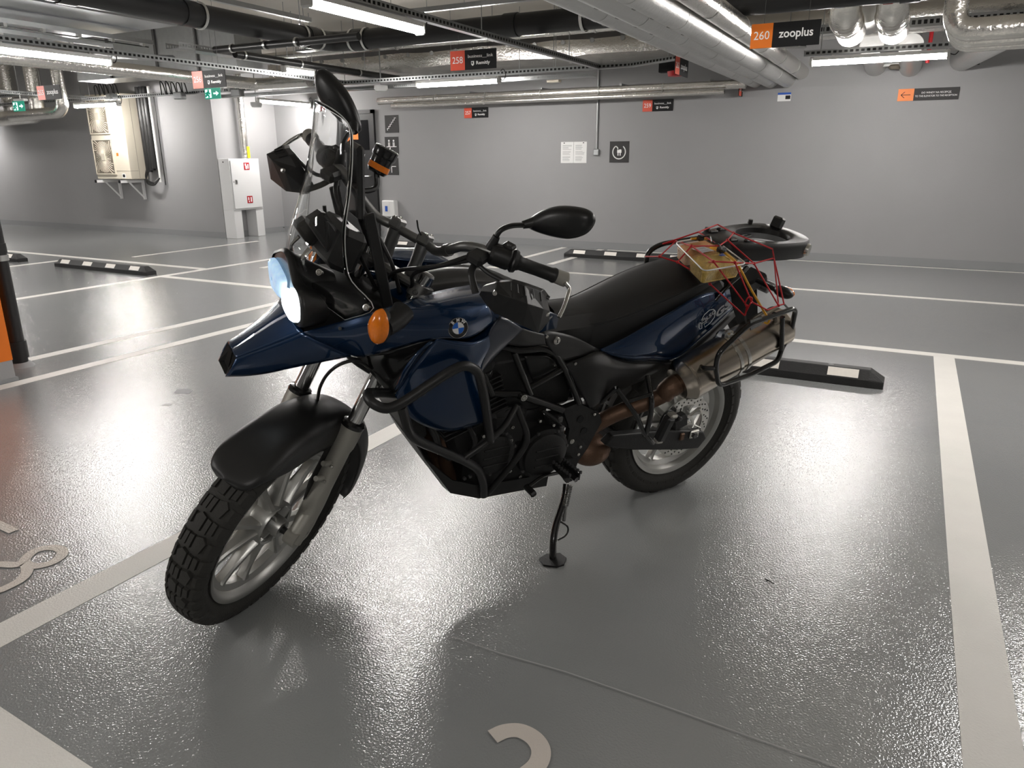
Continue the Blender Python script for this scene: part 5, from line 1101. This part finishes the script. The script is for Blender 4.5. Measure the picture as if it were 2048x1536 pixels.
# ------------------------------------------------------------------ tail: rear light, rear indicators, plate holder
pb_(MB().bev(B(1500,560,0), (.10,.09,.05), .01, rotm([0,1,0], .35)), 'tail_light_unit', 'moto_black', smooth=False)
pb_(MB().prism([np.array(p) for p in ((-.10,.035,.93), (-.26,.03,.86), (-.34,.03,.66), (-.30,.03,.60), (-.15,.035,.78))], (0,-.07,0)), 'rear_mudguard', 'matte_black', smooth=False)
for sg in (1, -1):
    p = np.array([-.225,sg*.05,.895]); q = np.array([-.245,sg*.125,.885])
    ri_ = pb_(MB().tube([p, q], .009, 10), 'rear_indicator_stalk', 'moto_black')
    pb_(MB().sphere(q+np.array([-.01,sg*.03,0]), .034, 16, 10, (.75,1.25,.62)), 'rear_indicator', 'moto_black', ri_); pb_(MB().sphere(q+np.array([-.026,sg*.03,0]), .030, 16, 10, (.6,1.2,.6)), 'indicator_lens', 'amber', ri_)
pb_(MB().bev((-.30,0,.86), (.05,.13,.018), .004, rotm([0,1,0], .6)), 'rear_light_shelf', 'base_paint', smooth=False)
# grab rail and luggage plate
gp = [B(*q) for q in ((1293,540,-.14), (1296,508,-.15), (1320,490,-.15), (1360,482,-.14), (1400,476,-.12))]
pb_(MB().tube(crom(gp, 5), .0095, 10), 'grab_rail', 'gloss_black'); pb_(MB().tube(crom(mir(gp), 5), .0095, 10), 'grab_rail', 'gloss_black') if False else None
pb_(MB().tube(crom(BL([(1430,600,.135), (1455,572,.14), (1480,550,.135), (1494,535,.12)]), 5), .008, 10), 'grab_rail', 'gloss_black')
ZP = 1.045
def lp(px, py, z=ZP): return Bz(px, py, z)
oF = lp(1396,463); oR = lp(1590,480)
near = [lp(*q) for q in ((1402,472), (1430,476), (1460,488), (1488,508), (1512,520), (1546,508), (1580,500))]
# outline in the bike frame: half widths measured on the near side
def plate():
    st = [(.0,.055), (-.04,.085), (-.10,.100), (-.16,.112), (-.22,.122), (-.29,.127), (-.35,.122), (-.395,.100), (-.42,.060), (-.43,.0)]
    ring_o = [np.array([x, w, 0]) for x, w in st]; out = ring_o+mir(ring_o[:-1])[::-1]
    hole = [np.array([-.295+math.cos(a)*.085, math.sin(a)*.075, 0]) for a in np.linspace(0, 2*math.pi, 28, endpoint=False)]
    return out, hole
out, hole = plate()
outr = crom(out, 3, True); cH = np.array([-.255,0,0])
def samp(poly, ang):
    best = None
    for i in range(len(poly)):
        a, b = poly[i]-cH, poly[(i+1) % len(poly)]-cH; d = np.array([math.cos(ang), math.sin(ang)]); M2 = np.array([[d[0], -(b-a)[0]], [d[1], -(b-a)[1]]])
        if abs(np.linalg.det(M2)) < 1e-12: continue
        s_, t_ = np.linalg.solve(M2, a[:2])
        if s_ > 0 and -1e-6 <= t_ <= 1+1e-6 and (best is None or s_ > best): best = s_
    return cH+np.array([math.cos(ang), math.sin(ang), 0])*(best or .1)
angs = np.linspace(0, 2*math.pi, 72, endpoint=False); po = [samp(outr, a) for a in angs]; ph = [cH+np.array([math.cos(a)*.105, math.sin(a)*.084, 0]) for a in angs]
Zs = lambda x: 1.035+.02*(1 if x > -.2 else 0)
rows = []
for k, dz, side in ((.97,-.056,0), (1.0,-.016,0), (.985,.0,0), (.95,.005,0), (None,.005,.22), (None,.0,.05), (None,-.018,0)):
    if k is not None: rows.append([cH+(p-cH)*k+np.array([0,0,1.05+dz]) for p in po])
    else: rows.append([h+(p-h)*side+np.array([0,0,1.05+dz]) for p, h in zip(po, ph)])
lpz = pb_(MB().grid(rows, closeu=True, closev=True), 'luggage_plate', 'moto_black', ang=40, label='black plastic top case plate with oval opening')
pb_(MB().bev((-.372,-.045,1.075), (.03,.045,.045), .006, rotm([0,1,0], -.3)), 'case_latch', 'gloss_black', lpz, smooth=False)
pb_(MB().tube([(-.30,-.112,1.045), (-.30,-.112,1.072)], [.012,.009], 12), 'rubber_buffer', 'moto_black', lpz); pb_(MB().tube([(-.04,-.07,1.045), (-.04,-.07,1.068)], [.012,.009], 12), 'rubber_buffer', 'moto_black', lpz)
pb_(MB().lathe([(0,.012), (.020,.010), (.024,.0), (.02,-.02)], (-.37,.114,1.022), (-.40,.9,0), 24), 'plate_logo_disc', 'steel', lpz)
for x0_, y0_ in ((-.05,.05), (-.11,.068), (-.05,-.05), (-.11,-.068)): pb_(MB().bev((x0_,y0_,1.058), (.04,.018,.012), .004), 'plate_slot_ridge', 'gloss_black', lpz, smooth=False)
pb_(MB().bbox((-.10,-.06,.985), (.02,.06,1.02)).bbox((-.16,-.05,.96), (-.10,.05,1.03)), 'plate_mount', 'moto_black', smooth=False)
for sg in (1, -1): pb_(MB().tube(fillet([(.03,sg*.075,.93), (-.06,sg*.085,1.0), (-.3,sg*.10,1.02)], .04), .010, 10), 'rack_tube', 'gloss_black')
# pannier racks
def rack(sg):
    f_ = (lambda l: l) if sg == 1 else (lambda l: [np.array([q[0], -q[1]*.68, q[2]]) for q in l])
    w = .312
    loop = BL([(1497,650,w), (1545,632,w), (1592,615,w), (1582,665,w-.02), (1563,698,w-.02), (1556,722,w), (1500,750,w), (1437,772,w), (1431,735,w), (1437,706,w)])
    rk = pb_(MB().tube(fillet(f_(loop), .028, 6, True), .0088, 10, closed=True), 'pannier_rack', 'gloss_black', label='black tubular pannier rack')
    pb_(MB().tube(f_(BL([(1565,634,w), (1563,700,w)])), .0085, 10), 'rack_upright', 'gloss_black', rk)
    pb_(MB().tube(fillet(f_(BL([(1379,710,.15), (1392,726,.20), (1408,737,.29), (1430,736,w)])), .02), .008, 10), 'rack_arm', 'gloss_black', rk)
    pb_(MB().tube(fillet(f_(BL([(1548,628,w), (1553,655,.22), (1560,668,.15)])), .02), .008, 10), 'rack_arm', 'gloss_black', rk)
    pb_(MB().prism(f_(BL([(1499,640,w), (1522,631,w), (1522,648,w), (1500,660,w)])), np.array([0,.004*sg,0])), 'rack_plate', 'gloss_black', rk, smooth=False)
rack(1); rack(-1)
# ------------------------------------------------------------------ exhaust
mf, mr_ = B(1352,769,.215), B(1566,646,.235); d = mr_-mf; L = np.linalg.norm(d); d /= L
MP = [(.030,0), (.055,.004), (.068,.02), (.074,.035), (.077,.038), (.077,.046), (.075,.048), (.075,L*.46), (.077,L*.462), (.077,L*.475), (.075,L*.477), (.075,L*.53), (.077,L*.532), (.077,L*.545), (.075,L*.547), (.073,L*.94), (.072,L*.97), (.060,L), (.03,L), (.03,L-.05), (0,L-.05)]
mu = pb_(MB().lathe(MP, mf, d, 44), 'muffler', 'brushed_steel', ang=30, label='brushed steel exhaust muffler with two bands')
for q in (.47,.54): pb_(MB().lathe([(.0755,-.006), (.0778,-.006), (.0778,.006), (.0755,.006)], mf+d*L*q, d, 44, True), 'muffler_band', 'steel', mu)
sd = np.cross(d, [0,1,0]); sd /= np.linalg.norm(sd)
bk_ = B(1447,673,.20); pb_(MB().bev(bk_+np.array([0,0,-.01]), (.05,.035,.05), .006, rotm([0,1,0], -.5)), 'muffler_bracket', 'steel', mu, smooth=False); pb_(MB().lathe([(0,.012), (.010,.012), (.014,.010), (.016,.002), (.022,.0), (.022,-.012)], bk_+np.array([0,.022,.012]), (0,1,0), 20), 'bracket_bush', 'steel', mu)
pb_(MB().tube(crom([B(1440,672,.15), B(1447,668,.17), bk_+np.array([0,.02,.012])], 4), .017, 12), 'muffler_hanger', 'moto_black', mu)
pb_(MB().tube(crom([mf+d*.03, mf-d*.03, B(1325,790,.20), B(1290,806,.175), B(1250,820,.15), B(1210,838,.125), B(1170,862,.08), np.array([.56,.03,.36])], 6), [.036]*6+[.034]*6+[.028]*31, 18), 'exhaust_pipe', 'rust_steel', ang=60)
pb_(MB().sphere(B(1180,898,.05), .066, 22, 14, (1.2,1.0,.9)), 'exhaust_collector', 'rust_steel'); pb_(MB().tube(crom([np.array(p) for p in ((1.0,.05,.56), (1.02,.06,.46), (.99,.05,.345), (.95,.05,.31), (.75,.05,.33))], 6), .022, 14), 'header_pipe', 'rust_steel'); pb_(MB().tube(crom([np.array(p) for p in ((1.0,-.05,.56), (1.02,-.06,.46), (.99,-.05,.345), (.95,-.03,.31), (.75,.0,.33))], 6), .022, 14), 'header_pipe', 'rust_steel')
# ------------------------------------------------------------------ frame, swing arm
FT = lambda pts, w, r=.0125, name='frame_tube', fr=.02: [pb_(MB().tube(fillet(f_(BL([(p[0], p[1], p[2] if len(p) > 2 else w) for p in pts])), fr), r, 14), name, 'gloss_black') for f_ in ((lambda l: l), mir)]
FT([(945,700,.10), (1004,692,.14), (1037,701,.15), (1088,696,.155), (1112,708,.155), (1130,738,.15), (1158,806,.14)], .15, .0115)
FT([(1028,704), (1061,788)], .145, .0105); FT([(1060,774), (1126,737)], .145, .0105); FT([(1038,789), (1124,819)], .145, .0135); FT([(900,760,.06), (980,786,.12), (1040,788,.145)], .14, .012)
FT([(945,700,.10), (985,790,.13)], .12, .011)
for sg in (1, -1):
    f_ = (lambda l: l) if sg == 1 else mir
    fp = pb_(MB().prism(f_(BL([(q[0], q[1], .125) for q in ((1118,812), (1150,800), (1175,812), (1192,822), (1196,838), (1182,862), (1168,890), (1150,915), (1140,940), (1122,930), (1128,880), (1132,850))])), np.array([0,.022*sg,0])), 'frame_plate', 'engine_black', smooth=False)
    for (px, py) in ((1153,832), (1160,855)): pb_(MB().lathe([(.0,.0232), (.012,.0232), (.013,.024)], f_([B(px,py,.125)])[0], (0,sg,0), 16), 'plate_hole', 'sign_black', fp)
    for (px, py, r) in ((1143,882,.010), (1188,828,.006), (1160,893,.006), (1156,908,.006), (1134,918,.007)): bolt(f_([B(px,py,.148)])[0], (0,sg,0), r, .005, parent=fp)
for (px, py) in ((1046,794),): bolt(B(px,py,.165), r=.012, h=.008)
for sg in (1, -1):
    f_ = (lambda l: l) if sg == 1 else mir
    ou = f_(BL([(q[0], q[1], .095) for q in ((1198,880), (1215,862), (1330,852), (1396,855), (1401,868), (1385,888), (1350,891), (1255,891), (1210,886))]))
    sa = bevel(pb_(MB().prism(ou, np.array([0,.035*sg,0])), 'swing_arm', 'engine_black', smooth=False), .006)
    ax_ = np.array([0,.13*sg,.325]); pb_(MB().bev(ax_+np.array([-.005,.003*sg,0]), (.045,.012,.034), .004), 'chain_adjuster', 'steel', sa, smooth=False); pb_(MB().tube([ax_-Yv*sg*.03, ax_+Yv*sg*.018], .012, 6), 'axle_nut', 'dark_metal', sa)
    pb_(MB().bev(ax_+np.array([.055,.002*sg,0]), (.02,.01,.03), .003), 'adjuster_block', 'rust_steel', sa, smooth=False)
pb_(MB().bev((.30,.0,.335), (.10,.20,.06), .015), 'swing_arm_bridge', 'engine_black', smooth=False)
# rear caliper and sensor
cl = B(1355,842,.105); pb_(MB().bev(cl, (.075,.045,.055), .010, rotm([0,1,0], .25)), 'brake_caliper', 'engine_black', smooth=False)
bolt(B(1361,838,.132), r=.008, m='dark_metal'); pb_(MB().tube(crom(BL([(1362,838,.12), (1340,822,.12), (1325,835,.12), (1320,855,.12)]), 6), .005, 8), 'brake_hose', 'moto_black')
# passenger foot rest and carrier
for sg in (1, -1):
    f_ = (lambda l: l) if sg == 1 else mir
    cr_ = pb_(MB().tube(fillet(f_(BL([(1233,776,.19), (1275,834,.22), (1287,866,.21), (1306,886,.20)])), .03), .0085, 10), 'peg_carrier', 'gloss_black')
    pb_(MB().tube(fillet(f_(BL([(1295,752,.17), (1304,800,.235), (1300,838,.225), (1290,872,.205)])), .03), .0095, 10), 'peg_carrier_tube', 'gloss_black', cr_)
    a, b = f_([B(1318,878,.225)])[0], f_([B(1340,834,.24)])[0]; dd = b-a; LL = np.linalg.norm(dd); dd /= LL
    R_ = np.stack([dd, np.cross([0,1,0], dd)/np.linalg.norm(np.cross([0,1,0], dd)), np.cross(dd, np.cross([0,1,0], dd)/np.linalg.norm(np.cross([0,1,0], dd)))], 1)
    pg = pb_(MB().bev((a+b)/2, (LL*1.1,.034,.036), .008, R_), 'passenger_peg', 'moto_black', smooth=False)
    pb_(MB().bev(b+dd*.012+Yv*.006*sg, (.016,.030,.030), .005, R_), 'peg_cap', 'fork_grey', pg, smooth=False); pb_(MB().bev(a-dd*.008, (.014,.030,.026), .005, R_), 'peg_cap', 'fork_grey', pg, smooth=False)
FT([(1233,776,.19), (1200,806,.15)], .14, .008, 'peg_strut'); FT([(1257,802,.205), (1303,788,.23)], .15, .007, 'peg_strut')
# ------------------------------------------------------------------ engine
eb = pb_(MB().bev((.80,0,.40), (.34,.26,.22), .03), 'crankcase', 'engine_black', smooth=False)
Rc = rotm([0,1,0], .30)
cy_ = pb_(MB().bev((.95,0,.58), (.20,.24,.30), .02, Rc), 'cylinder_block', 'engine_black', smooth=False)
for k in range(9): pb_(MB().bev(np.array([.95,0,.58])+Rc@np.array([0,0,-.02+k*.017]), (.225,.262,.005), .002, Rc), 'cooling_fin', 'engine_black', cy_, smooth=False)
pb_(MB().bev(np.array([.95,0,.58])+Rc@np.array([0,0,.17]), (.21,.27,.07), .02, Rc), 'cylinder_head', 'engine_black', smooth=False)
def cover(px, py, w, r, name, dep=.03):
    c_ = B(px, py, w); cv = pb_(MB().lathe([(0,dep*1.0), (r*.55,dep*.98), (r*.80,dep*.9), (r*.9,dep*.7), (r*.94,dep*.35), (r*1.05,dep*.25), (r*1.05,-dep)], c_, (0,1,0), 44), name, 'engine_black', ang=35)
    for k in range(7):
        a = 2*math.pi*k/7+.3; bolt(c_+np.array([math.cos(a)*r*1.02,dep*.3,math.sin(a)*r*1.02]), r=.0055, m='dark_metal', parent=cv)
    for k in range(3): pb_(MB().tube([c_+np.array([-.045,dep*.97,.03-.03*k]), c_+np.array([.045,dep*.97,.03-.03*k])], .0035, 6), 'cover_rib', 'engine_black', cv)
    return c_
cover(1085,905,.150,.088, 'clutch_cover'); cover(985,905,.145,.075, 'alternator_cover', .026)
for (px, py) in ((1025,854), (1022,880), (996,900), (974,915), (993,931), (1040,953), (1020,942), (1080,842), (1107,850), (967,872)): bolt(B(px,py,.158), r=.006, m='steel')
pb_(MB().bev(B(1010,850,.11), (.14,.06,.14), .02), 'engine_side_case', 'engine_black', smooth=False); pb_(MB().bev(B(1115,838,.11), (.09,.05,.06), .01), 'starter_unit', 'engine_black', smooth=False)
for k in range(3): pb_(MB().bev(B(1120+3*k,838+18*k,.15), (.018,.016,.022), .004), 'cable_connector', 'dark_metal', smooth=False)
pb_(MB().tube(crom(BL([(1085,820,.14), (1105,835,.15), (1122,850,.15), (1125,875,.15)]), 5), .006, 8), 'engine_cable', 'moto_black'); pb_(MB().tube(crom(BL([(850,840,.10), (870,870,.13), (880,900,.14), (900,915,.13)]), 5), .012, 10), 'coolant_hose', 'moto_black'); pb_(MB().tube(crom(BL([(935,850,.12), (950,880,.14), (945,905,.14)]), 5), .010, 10), 'coolant_hose', 'moto_black')
pb_(MB().bev((.80,0,.66), (.44,.21,.22), .02), 'throttle_block', 'engine_black', smooth=False)
# radiator behind the lower fairing
pb_(MB().bev((1.17,0,.70), (.05,.30,.28), .01, rotm([0,1,0], .2)), 'radiator', 'engine_black', smooth=False)
# airbox / rear block that closes the view through the frame
pb_(MB().bev((.72,0,.76), (.50,.20,.20), .03), 'airbox', 'moto_black', smooth=False); pb_(MB().bev((.45,0,.66), (.30,.18,.24), .03), 'battery_case', 'moto_black', smooth=False); pb_(MB().bev((.18,0,.82), (.46,.20,.14), .03, rotm([0,1,0], .22)), 'rear_subframe_cover', 'moto_black', smooth=False)
pb_(MB().tube([(.42,0,.40), (.36,0,.62)], .034, 16), 'shock_absorber', 'engine_black')
# skid plate
sk = BL([(831,886,.13), (850,918,.135), (901,985,.135), (958,996,.135), (1020,982,.13), (1088,966,.12)])
zz = [np.array([p[0], .135, p[2]]) for p in sk]
rows = [[p+np.array([0,.002,.05 if i > 1 else .0])*1 for i, p in enumerate(zz)], zz, [p*np.array([1,.6,1])+np.array([0,0,-.012]) for p in zz], [p*np.array([1,-.6,1])+np.array([0,0,-.012]) for p in zz], mir(zz), [q+np.array([0,-.002,.05 if i > 1 else .0]) for i, q in enumerate(mir(zz))]]
o = pb_(MB().grid(rows), 'skid_plate', 'moto_black', smooth=False, fix=False); solid(o, .004, 0)
for (px, py) in ((929,957), (940,953)): bolt(B(px,py,.140), r=.006, m='dark_metal')
# crash bars
def bars(pts, r=.0135, w=.25, fr=.05, nm='crash_bar'): 
    return [pb_(MB().tube(fillet(f_(BL([(p[0], p[1], p[2] if len(p) > 2 else w) for p in pts])), fr, 7), r, 14), nm, 'moto_black') for f_ in ((lambda l: l), mir)]
bars([(981,882,.215), (968,790,.265), (957,742,.285), (930,728,.29), (895,745,.295), (803,807,.30), (772,820,.30), (742,806,.285), (733,786,.25), (760,786,.19), (800,787,.10)])
bars([(803,812,.297), (818,866,.27), (836,882,.255), (925,919,.215), (958,938,.19), (967,968,.165), (967,990,.14)])
bars([(925,919,.215), (978,882,.217), (1010,853,.20), (1033,811,.165)], .0095); bars([(1034,812,.165), (1055,868,.20), (1052,890,.20), (1030,922,.19), (976,986,.14)], .010)
pb_(MB().tube([B(800,787,.10), mir([B(800,787,.10)])[0]], .0135, 14), 'crash_bar_crosspiece', 'moto_black')
# foot peg, gear lever, side stand
for sg in (1, -1):
    f_ = (lambda l: l) if sg == 1 else mir
    a, b = f_([B(1128,938,.17)])[0], f_([B(1156,972,.27)])[0]; a = np.array([.665, .165*sg, .385]); b = np.array([.645, .275*sg, .378])
    pg = pb_(MB().tube([a, b], .010, 10), 'foot_peg', 'gloss_black'); dd = (b-a)/np.linalg.norm(b-a)
    for sx in (-1, 1): pb_(MB().bev((a+b)/2+np.array([sx*.021,.008*sg,.002]), (.006,.095,.022), .002), 'peg_rail', 'gloss_black', pg, smooth=False)
    for k in range(7):
        for sx in (-1, 1): pb_(MB().box(a+(b-a)*(.22+.115*k)+np.array([sx*.021,0,.017]), (.007,.007,.010)), 'peg_tooth', 'dark_metal', pg, smooth=False)
    pb_(MB().prism(f_(BL([(q[0], q[1], .15) for q in ((1122,915), (1142,912), (1150,935), (1146,955), (1128,962), (1116,945))])), np.array([0,.014*sg,0])), 'peg_bracket', 'engine_black', smooth=False)
gl = pb_(MB().tube(fillet(BL([(1120,945,.17), (1085,952,.185), (1058,972,.19)]), .02), .006, 10), 'gear_lever', 'gloss_black'); gp_ = B(1060,981,.20); pb_(MB().bev(gp_, (.022,.055,.020), .005, rotm([0,1,0], .5)), 'lever_pad', 'moto_black', gl, smooth=False)
foot = B(1107,1150,.30); sp = [B(1133,968,.16), B(1128,1000,.185), B(1112,1050,.225), B(1106,1090,.26), B(1106,1148,.298)]
ss = pb_(MB().tube(crom(sp, 5), .0125, 14), 'side_stand', 'gloss_black', label='black side stand leg')
pb_(MB().tube([B(1137,975,.175), B(1127,1042,.215)], .0075, 8), 'spring_core', 'spring_steel', ss)
s0, s1 = B(1140,970,.178), B(1131,1012,.205); hel = []; dd = s1-s0; LL = np.linalg.norm(dd); dd /= LL; u = np.cross(dd, [1,0,0]); u /= np.linalg.norm(u); v_ = np.cross(dd, u)
for k in range(15*10+1): a = 2*math.pi*k/10; hel.append(s0+dd*LL*k/150+u*math.cos(a)*.009+v_*math.sin(a)*.009)
pb_(MB().tube(hel, .0022, 5), 'return_spring', 'spring_steel', ss)
pb_(MB().tube(crom(BL([(1122,1044,.225), (1134,1052,.235), (1136,1062,.24), (1130,1072,.245), (1116,1080,.25)]), 5), .0032, 8), 'stand_tang', 'gloss_black', ss)
# foot plate lying flat on the ground
wf = RB@foot+OB; wf[2] = 0
fl = [np.array([math.cos(a)*rx, math.sin(a)*ry, 0]) for a, rx, ry in ((.2,.048,.05), (1.2,.04,.045), (1.9,.04,.045), (2.9,.045,.05), (3.7,.05,.05), (4.7,.03,.045), (5.6,.05,.05))]
pts = [RB.T@(wf+rotm([0,0,1], BK['h'])@p+np.array([0,0,.0005])-OB) for p in fl]; up_ = RB.T@np.array([0,0,.006]); pb_(MB().prism(pts, up_), 'stand_foot', 'engine_black', ss, smooth=False)
# ================================================================== things strapped on the seat
def world(P): return (np.asarray(P, float)@RB.T)+OB
# food container: clear tray with lid and two kinds of food
def tray(name, label, corners, zb, h, fill, fillm, mt):
    pass
cz = 1.012
lid = [Bz(*q, 1.040) for q in ((1350,485), (1420,473), (1493,528), (1408,543))]
fc = thing('food_container', 'clear plastic two compartment takeaway box with pasta tied on the seat', 'food box', mtx=mtx)
lid = [np.array(p) for p in lid]; cenL = sum(lid)/4
def rr(q, k, dz): return [cenL+(p-cenL)*k+np.array([0,0,dz]) for p in q]
LQ = fillet(lid, .025, 5, True); bot = fillet([cenL+(p-cenL)*.86+np.array([0,0,-.052]) for p in lid], .02, 5, True); bc0 = sum(bot)/len(bot)
mb = MB().grid([LQ, bot], closeu=True); mb.add(bot, [tuple(range(len(bot)))[::-1]]); mb.build('tray', 'box_plastic', fc, ang=40)
mb = MB().add([p+np.array([0,0,.004]) for p in LQ], [tuple(range(len(LQ)))]); mb.grid([LQ, [p+np.array([0,0,.004]) for p in LQ]], closeu=True); mb.build('lid', 'box_plastic', fc, ang=40)
MB().tube([p+np.array([0,0,.001]) for p in LQ], .0022, 6, closed=True).build('rim', 'white_plastic', fc)
def fill(q0, q1, m, name):
    a = [bc0*0+lid[0]*(1-t)+lid[3]*t for t in (q0, q1)]; b = [lid[1]*(1-t)+lid[2]*t for t in (q0, q1)]
    quad = [a[0], b[0], b[1], a[1]]; c_ = sum(quad)/4; top = fillet([c_+(p-c_)*.93+np.array([0,0,-.012]) for p in quad], .015, 5, True); bo = fillet([c_+(p-c_)*.84+np.array([0,0,-.048]) for p in quad], .015, 5, True)
    mid_ = [c_+(p-c_)*.55+np.array([0,0,.008+random.uniform(-.004,.004)]) for p in top]; mb = MB().grid([bo, top, mid_], closeu=True); mb.add(mid_, [tuple(range(len(mid_)))]); mb.build(name, m, fc, ang=60)
fill(.02, .40, 'sauce', 'food_portion'); fill(.46, .98, 'pasta', 'food_portion')
ex = lid[1]-lid[0]; ey = lid[0]-lid[3]
fr = frame3(cenL+np.array([0,0,.0045]), ex, ey); 
MB().add(fr(np.array([(-.035,.0,0), (.03,.0,0), (.03,.045,0), (-.035,.045,0)])), [(0,1,2,3)]).build('price_label', 'label_paper', fc, smooth=False)
mbk = MB()
for k in range(9): mbk.add(fr(np.array([(-.03+k*.006,.024,.0003), (-.027+k*.006,.024,.0003), (-.027+k*.006,.04,.0003), (-.03+k*.006,.04,.0003)])), [(0,1,2,3)])
for k in range(3): mbk.add(fr(np.array([(-.03,.004+k*.006,.0003), (.02,.004+k*.006,.0003), (.02,.007+k*.006,.0003), (-.03,.007+k*.006,.0003)])), [(0,1,2,3)])
mbk.build('label_print', 'ink', fc, smooth=False)
MB().add(fr(np.array([(.055+math.cos(a)*.024, .01+math.sin(a)*.024, .0002) for a in np.linspace(0, 2*math.pi, 20, endpoint=False)])), [tuple(range(20))]).build('yellow_sticker', 'smiley', fc, smooth=False)
MB().tube(fr(np.array([(.055+math.cos(a)*.014, .01+math.sin(a)*.014, .0006) for a in np.linspace(3.6, 5.8, 8)])), .0012, 5).build('sticker_print', 'sign_black', fc)
MB().add(fr(np.array([(.0,-.038,.0002), (.028,-.036,.0002), (.024,-.052,.0002), (-.002,-.052,.0002)])), [(0,1,2,3)]).build('blue_label', 'exit_white' if False else 'blue_label', fc, smooth=False)
# elastic cargo net
net = thing('cargo_net', 'red elastic cargo net stretched over the food box and luggage plate', 'cargo net', mtx=mtx)
N = {}
def nd(k, px, py, w=None, z=None):
    p = B(px, py, w) if w is not None else Bz(px, py, z); N[k] = p+(CB-p)/np.linalg.norm(CB-p)*.028
nd('a',1291,513,-.14); nd('b',1319,513,.0); nd('c',1355,524,.07); nd('d',1406,555,.125); nd('e',1420,568,.145); nd('f',1490,632,.22)
nd('g',1325,488,-.12); nd('h',1352,482,-.10); nd('i',1383,492,z=1.052); nd('j',1427,523,z=1.052); nd('k',1470,525,z=1.048); nd('l',1397,464,z=1.06); nd('m',1435,449,z=1.062); nd('n',1467,466,z=1.064); nd('o',1455,480,z=1.06); nd('p',1438,492,z=1.052); nd('q',1508,527,.155); nd('r',1548,516,.150); nd('s',1545,498,z=1.066); nd('t',1568,608,.27); nd('u',1557,611,.27); nd('v',1535,620,.28); nd('x',1494,612,.24); nd('y',1503,604,.24); nd('z',1500,608,.25); nd('A',1404,527,.10)
for path in (('a','b','c','d','e','f'), ('g','h','i','j'), ('h','b'), ('i','c'), ('l','g'), ('l','m','n','s','r','t'), ('l','p'), ('n','o','p','i'), ('o','q'), ('q','k'), ('k','j','A','d'), ('q','r'), ('j','x'), ('k','y'), ('q','u'), ('f','x'), ('y','v'), ('v','u','t'), ('r','u')):
    pts = [N[q] for q in path]; P = []
    for i in range(len(pts)-1):
        for t_ in np.linspace(0, 1, 5)[:-1]: P.append(pts[i]*(1-t_)+pts[i+1]*t_)
    P.append(pts[-1]); MB().tube(P, .0026, 6).build('cord', 'red_cord', net)
for q in 'bcdeijknopqxyu': MB().sphere(N[q], .0055, 8, 6).build('knot', 'red_cord', net)
MB().tube(crom([N['x'], N['x']+np.array([.012,0,.01]), N['x']+np.array([.006,0,.03]), N['x']+np.array([-.012,0,.028]), N['y'], N['z'], N['x']+np.array([.0,0,-.03])], 5), .0026, 6).build('loop', 'red_cord', net)
for (a, b) in (((1490,632), (1494,652)), ((1568,608), (1581,622))): MB().tube([B(*a,.26), B(*b,.284)], .0032, 6).build('hook', 'gloss_black', net)
# yellow bungee with black hooks
bg = thing('bungee_cord', 'yellow elastic bungee cord with black hooks across the food box', 'bungee cord', mtx=mtx)
P = [Bz(1447,503,1.054), Bz(1474,528,1.044), B(1500,575,.19), B(1525,618,.26), B(1539,640,.29)]
MB().tube(crom(P, 6), .0040, 8).build('cord', 'yellow_cord', bg); MB().tube([Bz(1382,478,1.052), Bz(1400,476,1.056), Bz(1416,478,1.056)], .0040, 8).build('cord', 'yellow_cord', bg)
MB().bev(Bz(1443,500,1.060), (.03,.025,.02), .005).build('hook_block', 'gloss_black', bg, smooth=False); MB().bev(Bz(1401,476,1.060), (.025,.02,.02), .005).build('hook_block', 'gloss_black', bg, smooth=False)
MB().tube(crom([Bz(1402,474,1.066), Bz(1420,472,1.076), Bz(1425,485,1.066), Bz(1438,489,1.066), Bz(1444,500,1.076)], 6), .0028, 6).build('hook_wire', 'gloss_black', bg)
MB().tube(crom([P[-1], P[-1]+np.array([0,-.004,-.014]), P[-1]+np.array([.008,-.012,-.012])], 4), .0036, 8).build('hook', 'yellow_cord', bg)
